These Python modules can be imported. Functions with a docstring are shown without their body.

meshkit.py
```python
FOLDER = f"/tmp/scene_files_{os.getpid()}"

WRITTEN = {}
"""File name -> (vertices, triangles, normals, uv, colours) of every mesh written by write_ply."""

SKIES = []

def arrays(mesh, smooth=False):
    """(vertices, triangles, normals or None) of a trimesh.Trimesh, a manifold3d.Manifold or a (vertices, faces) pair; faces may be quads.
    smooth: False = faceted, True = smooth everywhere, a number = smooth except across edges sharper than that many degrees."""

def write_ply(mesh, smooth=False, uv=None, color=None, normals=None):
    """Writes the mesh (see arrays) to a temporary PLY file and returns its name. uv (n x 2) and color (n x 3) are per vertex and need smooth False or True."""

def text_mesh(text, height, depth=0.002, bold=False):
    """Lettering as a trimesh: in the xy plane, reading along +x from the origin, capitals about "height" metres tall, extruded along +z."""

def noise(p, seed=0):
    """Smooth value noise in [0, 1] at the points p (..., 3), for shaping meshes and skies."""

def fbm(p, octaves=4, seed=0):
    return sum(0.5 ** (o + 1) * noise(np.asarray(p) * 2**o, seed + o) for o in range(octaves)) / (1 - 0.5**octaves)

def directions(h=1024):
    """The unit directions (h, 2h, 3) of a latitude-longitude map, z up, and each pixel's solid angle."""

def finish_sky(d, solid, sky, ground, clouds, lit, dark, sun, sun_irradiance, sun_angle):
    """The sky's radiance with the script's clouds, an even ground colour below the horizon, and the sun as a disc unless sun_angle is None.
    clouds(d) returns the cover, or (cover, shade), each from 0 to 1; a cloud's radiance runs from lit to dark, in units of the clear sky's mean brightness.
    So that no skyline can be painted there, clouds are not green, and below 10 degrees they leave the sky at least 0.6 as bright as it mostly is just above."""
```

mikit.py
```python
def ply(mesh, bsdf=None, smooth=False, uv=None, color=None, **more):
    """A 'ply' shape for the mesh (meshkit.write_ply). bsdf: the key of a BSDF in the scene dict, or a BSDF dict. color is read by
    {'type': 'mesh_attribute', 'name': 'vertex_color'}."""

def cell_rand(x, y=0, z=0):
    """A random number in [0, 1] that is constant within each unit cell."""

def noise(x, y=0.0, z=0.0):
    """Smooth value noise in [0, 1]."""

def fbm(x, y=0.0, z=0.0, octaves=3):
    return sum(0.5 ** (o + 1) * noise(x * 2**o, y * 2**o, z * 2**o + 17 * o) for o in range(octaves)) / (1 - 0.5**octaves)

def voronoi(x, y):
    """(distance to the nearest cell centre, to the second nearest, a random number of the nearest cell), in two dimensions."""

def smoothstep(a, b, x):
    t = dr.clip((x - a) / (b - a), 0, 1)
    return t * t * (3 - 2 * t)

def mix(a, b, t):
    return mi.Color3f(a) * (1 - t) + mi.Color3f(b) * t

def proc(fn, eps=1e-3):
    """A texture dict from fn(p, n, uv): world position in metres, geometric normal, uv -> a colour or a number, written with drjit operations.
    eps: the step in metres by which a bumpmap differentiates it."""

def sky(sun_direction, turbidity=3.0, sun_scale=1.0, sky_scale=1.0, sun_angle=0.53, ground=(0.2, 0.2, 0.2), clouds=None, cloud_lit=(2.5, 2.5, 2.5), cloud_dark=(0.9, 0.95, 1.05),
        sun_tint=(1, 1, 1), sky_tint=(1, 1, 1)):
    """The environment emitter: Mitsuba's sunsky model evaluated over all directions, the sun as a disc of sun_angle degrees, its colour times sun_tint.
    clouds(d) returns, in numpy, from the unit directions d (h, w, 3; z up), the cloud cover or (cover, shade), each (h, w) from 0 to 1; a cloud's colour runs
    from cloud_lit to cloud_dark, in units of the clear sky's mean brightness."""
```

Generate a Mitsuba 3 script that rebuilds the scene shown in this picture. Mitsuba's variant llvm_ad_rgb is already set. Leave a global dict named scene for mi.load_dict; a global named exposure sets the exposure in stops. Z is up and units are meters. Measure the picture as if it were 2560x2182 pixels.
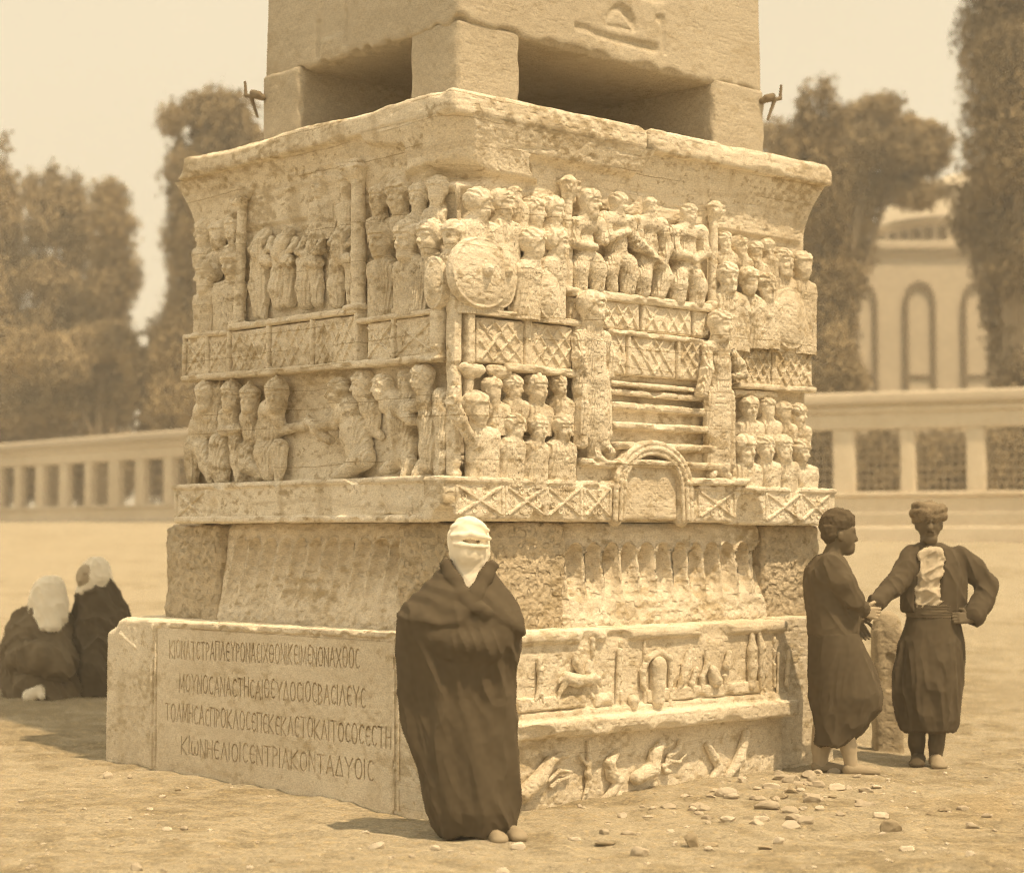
import math, random
import numpy as np, trimesh, manifold3d as m3, mitsuba as mi, drjit as dr
import mikit, meshkit
from mikit import noise as tnoise, fbm as tfbm, smoothstep as tss, mix as tmix
T = mi.ScalarTransform4f
scene, labels = {}, {}

# ---------------------------------------------------------------- camera, sky, exposure
CAMZ = 1.5
PITCH = math.radians(2.994)
scene['camera'] = {'type': 'thinlens', 'fov': math.degrees(2 * math.atan(1280 / 4785.0)), 'fov_axis': 'x',
                   'aperture_radius': 0.021, 'focus_distance': 10.9, 'medium': {'type': 'ref', 'id': 'haze_air'}, 'near_clip': 0.5, 'far_clip': 2000.0,
                   'to_world': T().look_at(origin=[0, 0, CAMZ], target=[0, 10 * math.cos(PITCH), CAMZ + 10 * math.sin(PITCH)], up=[0, 0, 1])}
EL = math.radians(62.5)
SUN = [0.685 * math.cos(EL), -0.7285 * math.cos(EL), math.sin(EL)]


def cloud_cover(d):
    n = meshkit.fbm(d * np.array([3.0, 3.0, 5.0]) + 3.7, 4, seed=4)
    return np.ones(d.shape[:2]), np.clip((n - 0.35) * 0.5, 0, 0.25)


scene['sky'] = mikit.sky(SUN, turbidity=5, sun_scale=0.88, sky_scale=1.0, sun_angle=0.9, ground=(0.45, 0.38, 0.27), clouds=cloud_cover,
                         cloud_lit=(1.97, 1.71, 1.23), cloud_dark=(1.6, 1.36, 0.93), sun_tint=(1.0, 0.89, 0.68))
exposure = 1.74

# ---------------------------------------------------------------- materials (sepia print: every hue lies between cream and brown)
def two(b): return {'type': 'twosided', 'bsdf': b}


def tmix_f(i): return mikit.cell_rand(i, 3.0, 7.0)
def pale(c): return (c[0], c[1] + 0.20 * (c[0] - c[1]), c[2] + 0.20 * (c[0] - c[2]))   # the print's hues are greyer in the lights


def stone(light, dark, stain, patch=1.2, streak=0.0, pit=0.004, pit_scale=60.0, coarse=0.006, rough=0.9, seed=0.0, amount=1.0, vein=0.0):
    L, D, S = mi.Color3f(pale(light)), mi.Color3f(pale(dark)), mi.Color3f(stain)

    def col(p, n, uv):
        a = tfbm(p.x * patch + seed, p.y * patch, p.z * patch, 4)
        g = tfbm(p.x * 23, p.y * 23, p.z * 30 + seed, 3)
        f = tnoise(p.x * 150, p.y * 150, p.z * 150)
        c = tmix(L, D, tss(0.42, 0.70, a * 0.7 + g * 0.3))
        c = tmix(c, S, amount * 0.7 * tss(0.56, 0.70, 0.55 * tfbm(p.x * 11 + 2, p.y * 11, p.z * 13, 3) + 0.45 * tfbm(p.x * 38, p.y * 38, p.z * 38 + seed, 3)))
        c = tmix(c, S, amount * 0.6 * tss(0.55, 0.68, 0.6 * tfbm(p.x * 2.6 + 9 + seed, p.y * 2.6, p.z * 3.4, 4) + 0.4 * g))
        if streak > 0:
            s = tfbm(p.x * 9 + seed, p.y * 9, p.z * 0.9, 3)
            c = tmix(c, S, streak * tss(0.55, 0.8, s))
        v = tfbm(p.x * 1.5, p.y * 1.5, p.z * 26 + 4 * tnoise(p.x * 2, p.y * 2, p.z * 2), 3)
        c = tmix(c, D, 0.5 * tss(0.58, 0.70, v))
        if vein > 0:  # hairline bedding cracks running level through the block
            w = p.z * 8.5 + 0.22 * tnoise(p.x * 2.5, p.y * 2.5, p.z * 2) + 0.05 * tnoise(p.x * 14, p.y * 14, 0.0)
            i = dr.floor(w); d = dr.abs(w - i - 0.5)
            on = tss(0.35, 0.5, tmix_f(i)) * tss(0.42, 0.58, tnoise(p.x * 2.2 + i * 3.1, p.y * 2.2, i * 1.7))
            c = tmix(c, S, 0.75 * vein * on * tss(0.035, 0.008, d))
        return c * (0.80 + 0.40 * f)

    def bump(p, n, uv):
        h = tfbm(p.x * pit_scale, p.y * pit_scale, p.z * pit_scale, 3)
        q = tfbm(p.x * 14 + 3, p.y * 14, p.z * 16, 3)
        hole = tss(0.62, 0.74, tnoise(p.x * pit_scale * 0.8 + 7, p.y * pit_scale * 0.8, p.z * pit_scale * 0.8))
        return h * pit + q * coarse - hole * pit * 0.8
    return two({'type': 'bumpmap', 'scale': 1.0, 'arbitrary': mikit.proc(bump, 0.003),
                'bsdf': {'type': 'principled', 'base_color': mikit.proc(col), 'roughness': rough, 'specular': 0.25}})


scene['marble'] = stone((0.75, 0.68, 0.545), (0.57, 0.485, 0.345), (0.36, 0.285, 0.17), streak=0.5, pit=0.0055, pit_scale=62, coarse=0.004, vein=1.0)
scene['marble_fluted'] = stone((0.72, 0.645, 0.51), (0.56, 0.475, 0.335), (0.43, 0.345, 0.21), streak=0.2, pit=0.012, pit_scale=42, coarse=0.012, seed=5.0)
scene['marble_base'] = stone((0.72, 0.645, 0.505), (0.58, 0.495, 0.355), (0.40, 0.325, 0.20), streak=0.25, pit=0.006, pit_scale=60, coarse=0.006, seed=8.0, amount=0.95, vein=0.5)
scene['marble_panel'] = stone((0.70, 0.625, 0.485), (0.60, 0.515, 0.375), (0.42, 0.34, 0.215), streak=0.3, pit=0.0016, pit_scale=60, coarse=0.003, seed=8.0, amount=0.8)
scene['granite'] = stone((0.50, 0.44, 0.33), (0.43, 0.37, 0.265), (0.36, 0.295, 0.19), patch=0.8, pit=0.003, pit_scale=80, coarse=0.004, seed=2.0, amount=0.5, rough=0.75)
scene['bollard_stone'] = stone((0.40, 0.325, 0.205), (0.34, 0.27, 0.165), (0.27, 0.21, 0.12), pit=0.006, pit_scale=50)
scene['plate_dark'] = stone((0.26, 0.20, 0.12), (0.21, 0.16, 0.09), (0.16, 0.12, 0.065))  # for the added plate that soaks up bounced light below the obelisk
scene['rough_granite'] = stone((0.53, 0.44, 0.30), (0.43, 0.35, 0.22), (0.30, 0.235, 0.14), patch=3.0, pit=0.022, pit_scale=38, coarse=0.02, seed=1.0)
scene['wall_stone'] = stone((0.66, 0.575, 0.43), (0.57, 0.485, 0.345), (0.46, 0.375, 0.245), patch=0.35, streak=0.25, pit=0.004, pit_scale=10, coarse=0.01, seed=3.0, amount=0.5)


def plain(c, rough=0.9, var=0.25, sc=6.0, spec=0.2, bump=0.0, bs=40.0, sheen=0.0):
    C = mi.Color3f(pale(c))

    def col(p, n, uv):
        return C * (1 - var / 2 + var * (0.65 * tfbm(p.x * sc, p.y * sc, p.z * sc, 3) + 0.35 * tnoise(p.x * sc * 9, p.y * sc * 9, p.z * sc * 9)))
    b = {'type': 'principled', 'base_color': mikit.proc(col), 'roughness': rough, 'specular': spec, 'sheen': sheen}
    if bump:
        b = {'type': 'bumpmap', 'scale': 1.0, 'arbitrary': mikit.proc(lambda p, n, uv: bump * tfbm(p.x * bs, p.y * bs, p.z * bs, 3), 0.003), 'bsdf': b}
    return two(b)


scene['cloth_dark'] = plain((0.1, 0.075, 0.042), var=0.35, sc=4, bump=0.003, bs=60)
scene['cloth_brown'] = plain((0.115, 0.087, 0.049), var=0.35, sc=5, bump=0.003, bs=60)
scene['cloth_mid'] = plain((0.17, 0.13, 0.075), var=0.3, sc=5, bump=0.003, bs=60)
scene['cloth_white'] = plain((0.84, 0.77, 0.62), var=0.12, sc=14, bump=0.003, bs=50)
scene['cloth_shirt'] = plain((0.56, 0.475, 0.34), var=0.35, sc=22, bump=0.006, bs=45)
scene['turban'] = plain((0.22, 0.165, 0.095), var=1.2, sc=16)
scene['skin'] = plain((0.46, 0.37, 0.24), rough=0.6, var=0.15, sc=20)
scene['skin_dark'] = plain((0.155, 0.118, 0.066), rough=0.6, var=0.15, sc=20)
scene['hair'] = plain((0.11, 0.08, 0.042), var=0.3, sc=60, bump=0.006, bs=90)
scene['leather'] = plain((0.36, 0.285, 0.175), rough=0.6, var=0.3, sc=20)
scene['grille_iron'] = plain((0.36, 0.29, 0.19), var=0.3, sc=3)
scene['iron'] = plain((0.2, 0.15, 0.085), rough=0.7, var=0.3, sc=20)
scene['dark_hole'] = plain((0.24, 0.18, 0.1), var=0.3, sc=1.2)
scene['plaster'] = plain((0.52, 0.445, 0.325), var=0.3, sc=0.9)
scene['frame_shade'] = plain((0.18, 0.137, 0.078), var=0.2, sc=1.5)  # tomb mouldings: shade of their recesses put into the dark colour
scene['roof_lead'] = plain((0.52, 0.45, 0.33), var=0.15, sc=0.7)
scene['bark'] = plain((0.3, 0.23, 0.135), var=0.4, sc=5)
scene['stone_pale'] = plain((0.55, 0.475, 0.36), var=0.35, sc=18, bump=0.006, bs=50)
scene['stone_mid'] = plain((0.43, 0.36, 0.255), var=0.4, sc=18, bump=0.008, bs=50)
scene['stone_dark'] = plain((0.33, 0.26, 0.155), var=0.5, sc=20, bump=0.012, bs=45)


def leafmat(c, seed):
    C = mi.Color3f(c)

    def col(p, n, uv):
        return C * (0.5 + 1.0 * tfbm(p.x * 0.7 + seed, p.y * 0.7, p.z * 0.7, 2))
    return two({'type': 'principled', 'base_color': mikit.proc(col), 'roughness': 0.7, 'specular': 0.2})


scene['leaf_pale'] = leafmat((0.335, 0.268, 0.165), 0.0)
scene['leaf_mid'] = leafmat((0.31, 0.245, 0.145), 3.0)
scene['leaf_dark'] = leafmat((0.245, 0.19, 0.11), 6.0)


def dirt_col(p, n, uv):
    a = tfbm(p.x * 0.5 + 2, p.y * 0.5, 0.0, 4)
    g = tfbm(p.x * 6, p.y * 6, 3.0, 4)
    f = tnoise(p.x * 120, p.y * 120, 5.0)
    f2 = tnoise(p.x * 45 + 3, p.y * 45, 1.0)
    c = tmix(mi.Color3f(0.335, 0.293, 0.216), mi.Color3f(0.235, 0.197, 0.133), tss(0.35, 0.65, 0.5 * a + 0.5 * g))
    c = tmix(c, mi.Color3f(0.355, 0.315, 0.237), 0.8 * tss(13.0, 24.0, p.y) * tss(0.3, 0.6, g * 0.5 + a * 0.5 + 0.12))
    c = tmix(c, mi.Color3f(0.30, 0.235, 0.14), 0.75 * tss(0.36, 0.62, tfbm(p.x * 2.3 + 5, p.y * 2.3, 1.0, 4)) * tss(1.9, 2.9, p.x) * tss(12.6, 10.6, p.y))
    c = tmix(c, mi.Color3f(0.235, 0.195, 0.128), 0.6 * tss(0.52, 0.68, 0.6 * tfbm(p.x * 1.3 + 7, p.y * 2.6, 2.0, 4) + 0.4 * g))
    c = tmix(c, mi.Color3f(0.36, 0.29, 0.18), 0.55 * tss(0.66, 0.8, f2))
    return c * (0.76 + 0.42 * f)


def dirt_bump(p, n, uv):
    return 0.028 * tfbm(p.x * 9, p.y * 9, 0.0, 4) + 0.007 * tfbm(p.x * 50, p.y * 50, 2.0, 3) + 0.010 * tss(0.66, 0.85, tnoise(p.x * 38, p.y * 38, 4.0))


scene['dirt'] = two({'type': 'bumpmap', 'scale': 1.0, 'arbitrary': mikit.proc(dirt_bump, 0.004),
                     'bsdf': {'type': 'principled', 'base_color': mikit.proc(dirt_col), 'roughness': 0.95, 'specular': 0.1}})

HAZE = 0.0030
scene['haze_air'] = {'type': 'homogeneous', 'albedo': {'type': 'rgb', 'value': [0.96, 0.95, 0.93]}, 'sigma_t': HAZE, 'phase': {'type': 'hg', 'g': 0.3}}
scene['haze'] = {'type': 'cube', 'to_world': T().translate([0, 0, 10]).scale([520, 520, 12]), 'bsdf': {'type': 'null'}, 'interior': {'type': 'ref', 'id': 'haze_air'}}
labels['haze'] = {'label': 'thin bright haze hanging over the whole open square', 'category': 'haze', 'kind': 'stuff'}


# ---------------------------------------------------------------- naming helpers
def numbered(key):
    if key not in USED:
        USED.add(key); return key
    k = 1
    while f'{key}_{k:03d}' in USED: k += 1
    key = f'{key}_{k:03d}'; USED.add(key); return key


USED = set()


def put(name, mesh, mat, parent=None, smooth=True, label=None, cat=None, group=None, kind=None, uv=None):
    key = numbered(f'{parent}__{name}' if parent else name)
    scene[key] = mikit.ply(mesh, mat, smooth=smooth)
    tag(key, label, cat, group, kind)
    return key


def tag(key, label=None, cat=None, group=None, kind=None):
    d = {k: v for k, v in (('label', label), ('category', cat), ('group', group), ('kind', kind)) if v}
    if d: labels[key] = d


def thing(name, label, cat, group=None):
    key = numbered(name); tag(key, label, cat, group); return key


# ---------------------------------------------------------------- signed distance modelling
def smin(a, b, k):
    h = np.maximum(k - np.abs(a - b), 0) / k
    return np.minimum(a, b) - h * h * k * 0.25


def rot_y(a): c, s = math.cos(a), math.sin(a); return np.array([[c, 0, s], [0, 1, 0], [-s, 0, c]])
def rot_x(a): c, s = math.cos(a), math.sin(a); return np.array([[1, 0, 0], [0, c, -s], [0, s, c]])
def rot_z(a): c, s = math.cos(a), math.sin(a); return np.array([[c, -s, 0], [s, c, 0], [0, 0, 1]])


class Blob:
    """Signed distance shapes added or cut one after another; mesh() turns the sum into one surface."""
    def __init__(s, k=0.02): s.ops, s.k = [], k

    def op(s, fn, lo, hi, k=None, cut=False): s.ops.append((fn, np.asarray(lo, float), np.asarray(hi, float), s.k if k is None else k, cut)); return s

    def cap(s, p, q, r1, r2=None, k=None, cut=False, squash=1.0):
        p, q = np.asarray(p, float), np.asarray(q, float); r2 = r1 if r2 is None else r2
        d = q - p; sq = np.array([1, 1, squash]); dd = d * sq; L2 = max(float(dd @ dd), 1e-9)

        def fn(x, y, z):
            x, y, z = x - p[0], y - p[1], (z - p[2]) * squash
            t = np.clip((x * dd[0] + y * dd[1] + z * dd[2]) / L2, 0, 1)
            return np.sqrt((x - dd[0] * t) ** 2 + (y - dd[1] * t) ** 2 + (z - dd[2] * t) ** 2) - (r1 + (r2 - r1) * t)
        R = max(r1, r2); e = np.array([R, R, R / min(squash, 1) if squash < 1 else R])
        return s.op(fn, np.minimum(p, q) - e, np.maximum(p, q) + e, k, cut)

    def chain(s, pts, k=None, squash=1.0, cut=False):
        if len(pts) == 1: return s.cap(pts[0][:3], pts[0][:3], pts[0][3], None, k, cut, squash)
        for a, b in zip(pts[:-1], pts[1:]): s.cap(a[:3], b[:3], a[3], b[3], k, cut, squash)
        return s

    def ell(s, c, r, rot=None, k=None, cut=False):
        c, r = np.asarray(c, float), np.asarray(r, float)

        def fn(x, y, z):
            x, y, z = x - c[0], y - c[1], z - c[2]
            if rot is not None:
                x, y, z = (rot[0, 0] * x + rot[1, 0] * y + rot[2, 0] * z, rot[0, 1] * x + rot[1, 1] * y + rot[2, 1] * z, rot[0, 2] * x + rot[1, 2] * y + rot[2, 2] * z)
            k0 = np.sqrt((x / r[0]) ** 2 + (y / r[1]) ** 2 + (z / r[2]) ** 2)
            k1 = np.sqrt((x / r[0] ** 2) ** 2 + (y / r[1] ** 2) ** 2 + (z / r[2] ** 2) ** 2)
            return k0 * (k0 - 1) / np.maximum(k1, 1e-6)
        e = np.full(3, r.max()) if rot is not None else r
        return s.op(fn, c - e, c + e, k, cut)

    def box(s, lo, hi, rnd=0.01, k=None, cut=False, rot=None):
        lo, hi = np.asarray(lo, float), np.asarray(hi, float); c, h = (lo + hi) / 2, (hi - lo) / 2 - rnd

        def fn(x, y, z):
            x, y, z = x - c[0], y - c[1], z - c[2]
            if rot is not None:
                x, y, z = (rot[0, 0] * x + rot[1, 0] * y + rot[2, 0] * z, rot[0, 1] * x + rot[1, 1] * y + rot[2, 1] * z, rot[0, 2] * x + rot[1, 2] * y + rot[2, 2] * z)
            a, b, d = np.abs(x) - h[0], np.abs(y) - h[1], np.abs(z) - h[2]
            return np.sqrt(np.maximum(a, 0) ** 2 + np.maximum(b, 0) ** 2 + np.maximum(d, 0) ** 2) + np.minimum(np.maximum(a, np.maximum(b, d)), 0) - rnd
        e = np.full(3, np.linalg.norm(hi - lo) / 2) if rot is not None else (hi - lo) / 2
        return s.op(fn, c - e, c + e, k, cut)

    def mesh(s, h, lo=None, hi=None):
        pad = 3 * h
        adds = [o for o in s.ops if not o[4]]
        L = np.min([o[1] for o in adds], 0) - pad - max(o[3] for o in s.ops) * 0.3; H = np.max([o[2] for o in adds], 0) + pad + max(o[3] for o in s.ops) * 0.3
        if lo is not None: L = np.maximum(L, lo)
        if hi is not None: H = np.minimum(H, hi)
        n = np.maximum(np.ceil((H - L) / h).astype(int) + 1, 4)
        ax = [(L[i] + h * np.arange(n[i])).astype(np.float32) for i in range(3)]
        F = np.full(n, 1.0, np.float32)
        for fn, a, b, k, cut in s.ops:
            m = k + 2.5 * h
            i0 = np.maximum(np.floor((a - m - L) / h).astype(int), 0); i1 = np.minimum(np.ceil((b + m - L) / h).astype(int) + 1, n)
            if (i1 <= i0).any(): continue
            sl = tuple(slice(i0[i], i1[i]) for i in range(3))
            d = fn(ax[0][sl[0]][:, None, None], ax[1][sl[1]][None, :, None], ax[2][sl[2]][None, None, :]).astype(np.float32)
            F[sl] = -smin(-F[sl], d, k) if cut else smin(F[sl], d, k)
        return nets(F, L, h)


def nets(F, org, h):
    S = F < 0
    n = np.array(F.shape)
    c = np.zeros(n - 1, np.int8)
    for i, j, k in np.ndindex(2, 2, 2): c += S[i:n[0] - 1 + i, j:n[1] - 1 + j, k:n[2] - 1 + k]
    act = (c > 0) & (c < 8)
    idx = np.argwhere(act)
    num = np.full(n - 1, -1, np.int64); num[act] = np.arange(len(idx))
    corner = {o: F[idx[:, 0] + o[0], idx[:, 1] + o[1], idx[:, 2] + o[2]] for o in np.ndindex(2, 2, 2)}
    acc, cnt = np.zeros((len(idx), 3)), np.zeros(len(idx))
    for o in np.ndindex(2, 2, 2):
        for a in range(3):
            if o[a] == 0:
                q = list(o); q[a] = 1; f0, f1 = corner[o], corner[tuple(q)]
                x = (f0 < 0) != (f1 < 0)
                t = np.where(x, f0 / np.where(x, f0 - f1, 1), 0)
                p = np.tile(np.array(o, float), (len(idx), 1)); p[:, a] = t
                acc[x] += p[x]; cnt[x] += 1
    V = org + h * (idx + acc / np.maximum(cnt, 1)[:, None])
    faces = []
    for a in range(3):
        b, d = (a + 1) % 3, (a + 2) % 3
        sl0 = [slice(None)] * 3; sl1 = [slice(None)] * 3; sl0[a] = slice(0, -1); sl1[a] = slice(1, None)
        s0, s1 = S[tuple(sl0)], S[tuple(sl1)]
        e = np.argwhere(s0 != s1)
        e = e[(e[:, b] > 0) & (e[:, d] > 0) & (e[:, b] < n[b] - 1) & (e[:, d] < n[d] - 1)]
        if not len(e): continue

        def at(ob, od):
            q = e.copy(); q[:, b] -= ob; q[:, d] -= od
            return num[q[:, 0], q[:, 1], q[:, 2]]
        v = np.stack([at(1, 1), at(0, 1), at(0, 0), at(1, 0)], 1)
        inside = s0[e[:, 0], e[:, 1], e[:, 2]]
        v = np.where(inside[:, None], v, v[:, ::-1])
        faces.append(v)
    Q = np.vstack(faces)
    # split each quad along its shorter diagonal
    d1 = np.linalg.norm(V[Q[:, 0]] - V[Q[:, 2]], axis=1); d2 = np.linalg.norm(V[Q[:, 1]] - V[Q[:, 3]], axis=1)
    w = d1 <= d2
    tri = np.vstack([Q[w][:, [0, 1, 2]], Q[w][:, [0, 2, 3]], Q[~w][:, [0, 1, 3]], Q[~w][:, [1, 2, 3]]])
    return V, tri


def vnormals(v, f):
    n = np.zeros_like(v); fn = np.cross(v[f[:, 1]] - v[f[:, 0]], v[f[:, 2]] - v[f[:, 0]])
    for k in range(3): np.add.at(n, f[:, k], fn)
    return n / np.maximum(np.linalg.norm(n, axis=1, keepdims=True), 1e-12)


def worn(vf, amp=0.005, freq=20.0, seed=0, extra=None, octaves=3):
    v, f = vf; n = vnormals(v, f)
    d = amp * 2 * (meshkit.fbm(v * freq + 11.3, octaves, seed) - 0.5)
    if extra is not None: d = d + extra(v, n)
    return v + n * d[:, None], f


def joined(*vfs):
    V, Fs, k = [], [], 0
    for v, f in vfs: V.append(v); Fs.append(np.asarray(f) + k); k += len(v)
    return np.vstack(V), np.vstack(Fs)


def boxm(lo, hi, bev=0.0):
    lo, hi = np.minimum(lo, hi), np.maximum(lo, hi)
    if bev <= 0:
        t = trimesh.creation.box(extents=hi - lo); return np.array(t.vertices) + (lo + hi) / 2, np.array(t.faces)
    pts = []
    for s in np.ndindex(2, 2, 2):
        c = np.where(np.array(s) == 1, hi, lo); sg = np.where(np.array(s) == 1, -1.0, 1.0)
        for a in range(3):
            q = c + sg * bev; q[a] = c[a]; pts.append(q)
    t = trimesh.convex.convex_hull(np.array(pts)); return np.array(t.vertices), np.array(t.faces)


def prism(poly, z0, z1):
    """Polygon (x, y) extruded between z0 and z1."""
    from shapely.geometry import Polygon
    t = trimesh.creation.extrude_polygon(Polygon(poly), z1 - z0, engine='earcut'); v = np.array(t.vertices); v[:, 2] += z0
    return v, np.array(t.faces)


def tube(pts, r, sides=8):
    p = np.asarray(pts, float); r = np.broadcast_to(np.asarray(r, float), (len(p),))
    t = np.gradient(p, axis=0); t /= np.linalg.norm(t, axis=1, keepdims=True) + 1e-12
    a = np.cross(t, np.where(np.abs(t[:, 2:]) < 0.9, [0, 0, 1.0], [1.0, 0, 0])); a /= np.linalg.norm(a, axis=1, keepdims=True) + 1e-12
    b, g = np.cross(t, a), np.arange(sides) * 2 * np.pi / sides
    v = (p[:, None] + r[:, None, None] * (np.cos(g)[None, :, None] * a[:, None] + np.sin(g)[None, :, None] * b[:, None])).reshape(-1, 3)
    f = []
    for i in range(len(p) - 1):
        for j in range(sides):
            k = (j + 1) % sides; A, B, C, D = i * sides + j, i * sides + k, (i + 1) * sides + k, (i + 1) * sides + j
            f += [[A, B, C], [A, C, D]]
    n = len(p) * sides; v = np.vstack([v, p[:1], p[-1:]])
    for j in range(sides):
        k = (j + 1) % sides; f += [[n, k, j], [n + 1, (len(p) - 1) * sides + j, (len(p) - 1) * sides + k]]
    return v, np.array(f)


def lathe(profile, n=24):
    t = trimesh.creation.revolve(np.array(profile, float), sections=n); return np.array(t.vertices), np.array(t.faces)


# ---------------------------------------------------------------- where the monument stands: x along the sunny face, y up, z out of it
AL = math.radians(42.47)
AX = np.array([math.cos(AL), math.sin(AL), 0]); BX = np.array([-math.sin(AL), math.cos(AL), 0]); UP = np.array([0, 0, 1.0])
CORNER = np.array([-0.3114, 10.554, 0.0])


def on_right(vf): v, f = vf; return CORNER + v[:, :1] * AX + v[:, 1:2] * UP - v[:, 2:3] * BX, f
def on_left(vf): v, f = vf; return CORNER - v[:, :1] * BX + v[:, 1:2] * UP - v[:, 2:3] * AX, f


def ground_z(x, y):
    from scipy.interpolate import PchipInterpolator
    x, y = np.asarray(x, float), np.asarray(y, float)
    z = PchipInterpolator([-500, 0, 11, 12.8, 15, 24, 39, 52, 60, 400, 600], [-0.2, -0.02, 0.0, 0.01, 0.10, 0.64, 1.49, 1.86, 1.95, 2.2, 2.3])(y)
    near = 1 / (1 + (np.hypot(x, y - 11) / 9) ** 4)
    P = np.stack([x, y, 0 * x], -1)
    z = z + near * (0.06 * (meshkit.fbm(P * 0.9, 3, 5) - 0.5) + 0.028 * (meshkit.fbm(P * 5.0, 3, 6) - 0.5))
    z = z + near * 0.016 * (1 - 2 * np.abs(meshkit.fbm(P * np.array([1.6, 4.5, 1.0]) + 4, 3, 8) - 0.5) * 2.2)
    z = z + (1 - near) * 0.12 * (meshkit.fbm(P * 0.25, 3, 7) - 0.5)
    # trodden mound along the sunny side of the base
    d = (x - CORNER[0]) * -BX[0] + (y - CORNER[1]) * -BX[1]; u = (x - CORNER[0]) * AX[0] + (y - CORNER[1]) * AX[1]
    return z + 0.05 * np.exp(-((d - 0.5) / 0.5) ** 2) * np.exp(-((u - 1.9) / 1.1) ** 2)

# ================================================================ GROUND
def make_ground():
    # ragged rows: closely spaced where the picture shows the earth from near, wide towards the horizon
    ys = np.unique(np.round(np.concatenate([np.linspace(-480, 6, 30), np.arange(6, 8, 0.08), np.arange(8, 14.5, 0.028), np.arange(14.5, 30, 0.16), np.arange(30, 70, 0.6), np.geomspace(70, 480, 30)]), 4))
    xs = np.arange(-4.2, 4.2, 0.028)
    left = -np.unique(np.concatenate([np.arange(4.2, 9, 0.15), np.arange(9, 30, 0.8), np.geomspace(30, 480, 24)]))[::-1]
    xs = np.concatenate([left, xs, -left[::-1]])
    X, Y = np.meshgrid(xs, ys)
    Z = ground_z(X, Y)
    v = np.stack([X, Y, Z], -1).reshape(-1, 3)
    ny, nx = X.shape
    i, j = np.meshgrid(np.arange(ny - 1), np.arange(nx - 1), indexing='ij')
    q = np.stack([i * nx + j, i * nx + j + 1, (i + 1) * nx + j + 1, (i + 1) * nx + j], -1).reshape(-1, 4)
    return v, np.vstack([q[:, :3], q[:, [0, 2, 3]]])


put('ground', make_ground(), 'dirt', kind='structure')

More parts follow.
